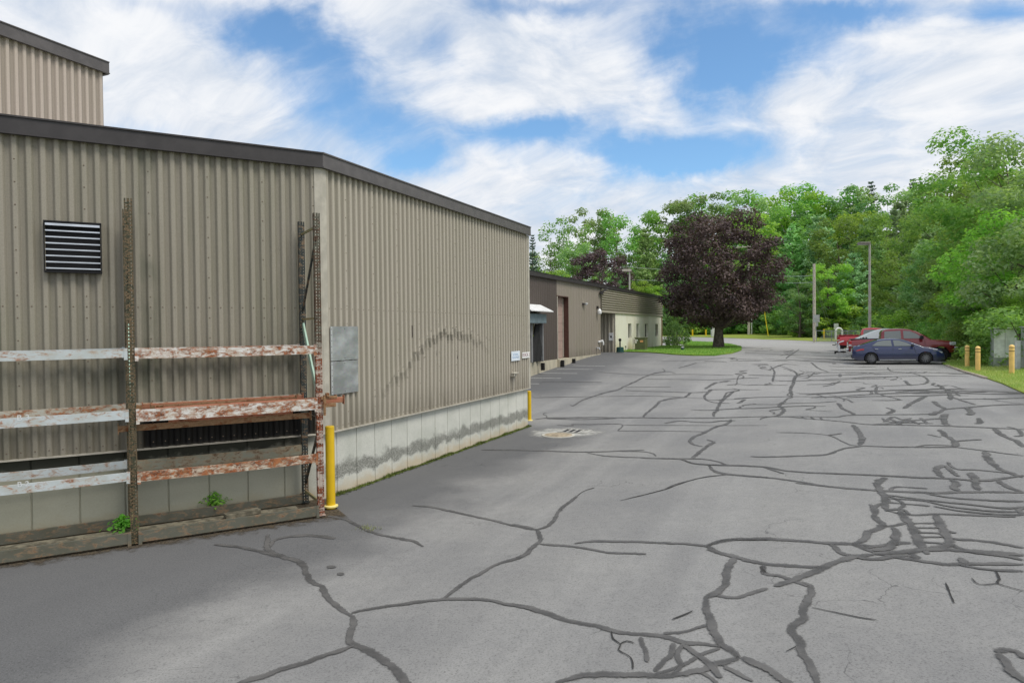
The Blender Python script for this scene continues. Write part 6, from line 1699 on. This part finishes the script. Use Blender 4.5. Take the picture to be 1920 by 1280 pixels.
# --- pickups
def pickup(name, label, paintm, L, W, chrome, bedcover, rimmat):
    o, sy, hw = car(name, label, 'pickup truck', L, W,
        [(0, 1.12), (.05, 1.30), (1.9, 1.31), (4.15, 1.26), (4.35, 1.28), (5.1, 1.24), (5.6, 1.15), (L - .08, 1.05), (L, .82)],
        [(0, .62), (.4, .52), (4.8, .46), (L - .4, .48), (L, .58)],
        [(1.76, 1.30), (1.80, 1.62), (1.92, 1.90), (2.4, 1.955), (3.1, 1.95), (3.55, 1.86), (4.0, 1.62), (4.5, 1.28)], (1.28, 4.92), .40, paintm, .26,
        wtab=[(0, .93), (.1, .98), (.6, 1), (L * .75, 1), (L - .3, .97), (L, .86)], arch=1.17, rimmat=rimmat, tw=.27,
        windows=([(1.98, 1.36), (2.0, 1.80), (2.86, 1.83), (2.88, 1.36)], [(3.02, 1.36), (3.0, 1.83), (3.36, 1.80), (3.72, 1.62), (4.02, 1.36)]), glass_f=(3.66, 4.32), spokes=6)
    mb = MB(); mb.box((.95, 0, 1.335 if bedcover else 1.325), (1.62, W - .34, .03), (1, 0)); mb.build('bed_cover' if bedcover else 'bed_liner', M['plastic'], o)
    if not bedcover:
        mb = MB()
        for sgn in (-1, 1): mb.bar((.1, sgn * (W / 2 - .12), 1.35), (1.7, sgn * (W / 2 - .12), 1.35), .09, .06)
        mb.bar((.06, -W / 2 + .12, 1.35), (.06, W / 2 - .12, 1.35), .08, .06); mb.build('bed_rail', paintm, o)
    mb = MB(); mb.box((-.06, 0, .66), (.20, W * .94, .22), (1, 0)); mb.build('rear_bumper', M['chrome'], o, bevel=.04)
    mb = MB(); mb.box((L - .02, 0, .70), (.22, W * .92, .30), (1, 0)); mb.build('front_bumper', M['chrome'] if chrome else paintm, o, bevel=.05)
    mb = MB(); mb.box((L - .03, 0, 1.0), (.10, W * .55, .26), (1, 0)); mb.build('grille', M['plastic'], o, bevel=.02)
    mb = MB(); mb.box((-.22, 0, .52), (.28, .07, .07), (1, 0)); mb.build('tow_hitch', M['plastic'], o)
    for sgn in (-1, 1):
        mb = MB(); mb.box((.10, sgn * (W / 2 - .055), 1.05), (.17, .10, .36), (1, 0)); x = mb.build('tail_light', M['lamp_red'], o, bevel=.02)
        mb = MB(); mb.box((.10, sgn * (W / 2 - .050), .96), (.172, .102, .12), (1, 0)); y_ = mb.build('reversing_lens', M['lamp_clear'], o, bevel=.02); y_.parent = x
        mb = MB(); mb.box((L - .20, sgn * (W / 2 - .12), 1.03), (.34, .18, .20), (1, 0)); mb.build('headlight', M['lamp_clear'], o, bevel=.04)
        mb = MB(); mb.box((3.95, sgn * (W / 2 + .08), 1.42), (.16, .22, .22), (1, 0)); mb.build('mirror', M['plastic'], o, bevel=.03)
        for xh in (2.15, 3.2): MB().box((xh, sgn * (hw(xh) + .004), 1.16), (.2, .035, .04), (1, 0)).build('door_handle', M['chrome'] if chrome else M['plastic'], o, bevel=.008)
        mb = MB()
        for xa, z0, z1 in ((1.80, .62, 1.30), (2.95, .56, 1.28), (4.12, .9, 1.26)): mb.bar((xa, sgn * (hw(xa) + .001), z0), (xa, sgn * (hw(xa) * .96 + .004), z1), .009, .012)
        mb.build('door_gap', M['plastic'], o)
        mb = MB(); mb.bar((1.95, sgn * (W / 2 - .04), .46), (4.2, sgn * (W / 2 - .04), .46), .10, .07); mb.build('side_step', M['plastic'], o)
    return o
L2 = 5.75
t1 = pickup('pickup_truck', 'dark cherry red crew-cab pickup parked between the navy sedan and the white car', M['car_maroon'], L2, 2.02, True, True, 'rim_dark'); t1['group'] = 'red pickups in the lot'
setcar(t1, L2, 1690, 677, 1.0)
t2 = pickup('pickup_truck', 'brighter red pickup with an open bed, farthest of the parked vehicles', M['car_red'], L2, 1.95, False, False, 'rim_dark'); t2['group'] = 'red pickups in the lot'
setcar(t2, L2, 1642, 659, 1.0)
# --- white car half hidden between the pickups
Lw = 4.75
wc, sy, hw = car('white_car', 'white sloping-backed car mostly hidden between the two red pickups', 'car', Lw, 1.9,
    [(0, .95), (.06, 1.12), (.4, 1.15), (2.4, 1.08), (3.4, 1.06), (4.0, .98), (4.5, .82), (4.75, .55)], [(0, .42), (.4, .26), (4.3, .24), (4.75, .3)],
    [(.10, 1.14), (.8, 1.48), (1.5, 1.80), (2.1, 1.93), (2.8, 1.92), (3.3, 1.65), (3.9, 1.07)], (.95, 3.8), .35, M['car_white'], .36,
    windows=([(1.75, 1.25), (1.85, 1.68), (2.2, 1.78), (2.25, 1.25)], [(2.35, 1.25), (2.33, 1.78), (2.8, 1.74), (3.4, 1.25)]), glass_f=(2.85, 3.6))
for sgn in (-1, 1):
    MB().box((.08, sgn * .78, 1.0), (.16, .24, .2), (1, 0)).build('tail_light', M['lamp_red'], wc, bevel=.03)
    MB().box((3.15, sgn * 1.02, 1.18), (.14, .2, .15), (1, 0)).build('mirror', M['plastic'], wc, bevel=.03)
mb = MB()
for dx, r in ((0, .07), (.17, .09), (.36, .06)): mb.prism([(.62 + dx + r * math.cos(a), -.72 + r * .3 * math.sin(a), 1.22 + r * math.sin(a) + (dx + r * math.cos(a)) * .2) for a in np.linspace(0, 5.4, 7)], (0, -.14, 0))
mb.build('decal', M['plastic'], wc)
setcar(wc, Lw, 1666, 667, .95)
# folded silver carrier on the dark pickup's hitch
hd = np.array([math.cos(t1.rotation_euler[2]), math.sin(t1.rotation_euler[2])]); lt = np.array([-hd[1], hd[0]]); b0 = np.array(t1.location)
def TP(x, y, z): q = b0[:2] + hd * x + lt * y; return np.array([q[0], q[1], b0[2] + z])
o = thing('hitch_rack', 'folded silver bicycle carrier on the dark pickup’s tow hitch', 'bike rack', TP(-.5, 0, .5))
q = MB(); q.tube([TP(-.2, 0, .52), TP(-.75, 0, .52)], .045, 8); q.tube([TP(-.72, -.05, .40), TP(-.72, -.05, .56)], .05, 8); q.build('hitch_bar', M['black'], o)
q = MB()
for y in (-.42, -.12, .2): q.tube([TP(-.42, y, .55), TP(-.62, y, .85), TP(-.50, y, 1.12), TP(-.22, y, 1.22)], .03, 8)
q.tube([TP(-.42, -.5, .62), TP(-.42, .4, .62)], .04, 8); q.tube([TP(-.55, -.42, .98), TP(-.55, .3, .98)], .03, 8); q.build('frame', M['alu_matt'], o, smooth=True)
for y in (-.5, .36): MB().box(TP(-.50, y, .72), (.10, .05, .34), hd).build('tray', M['alu'], o, bevel=.01)
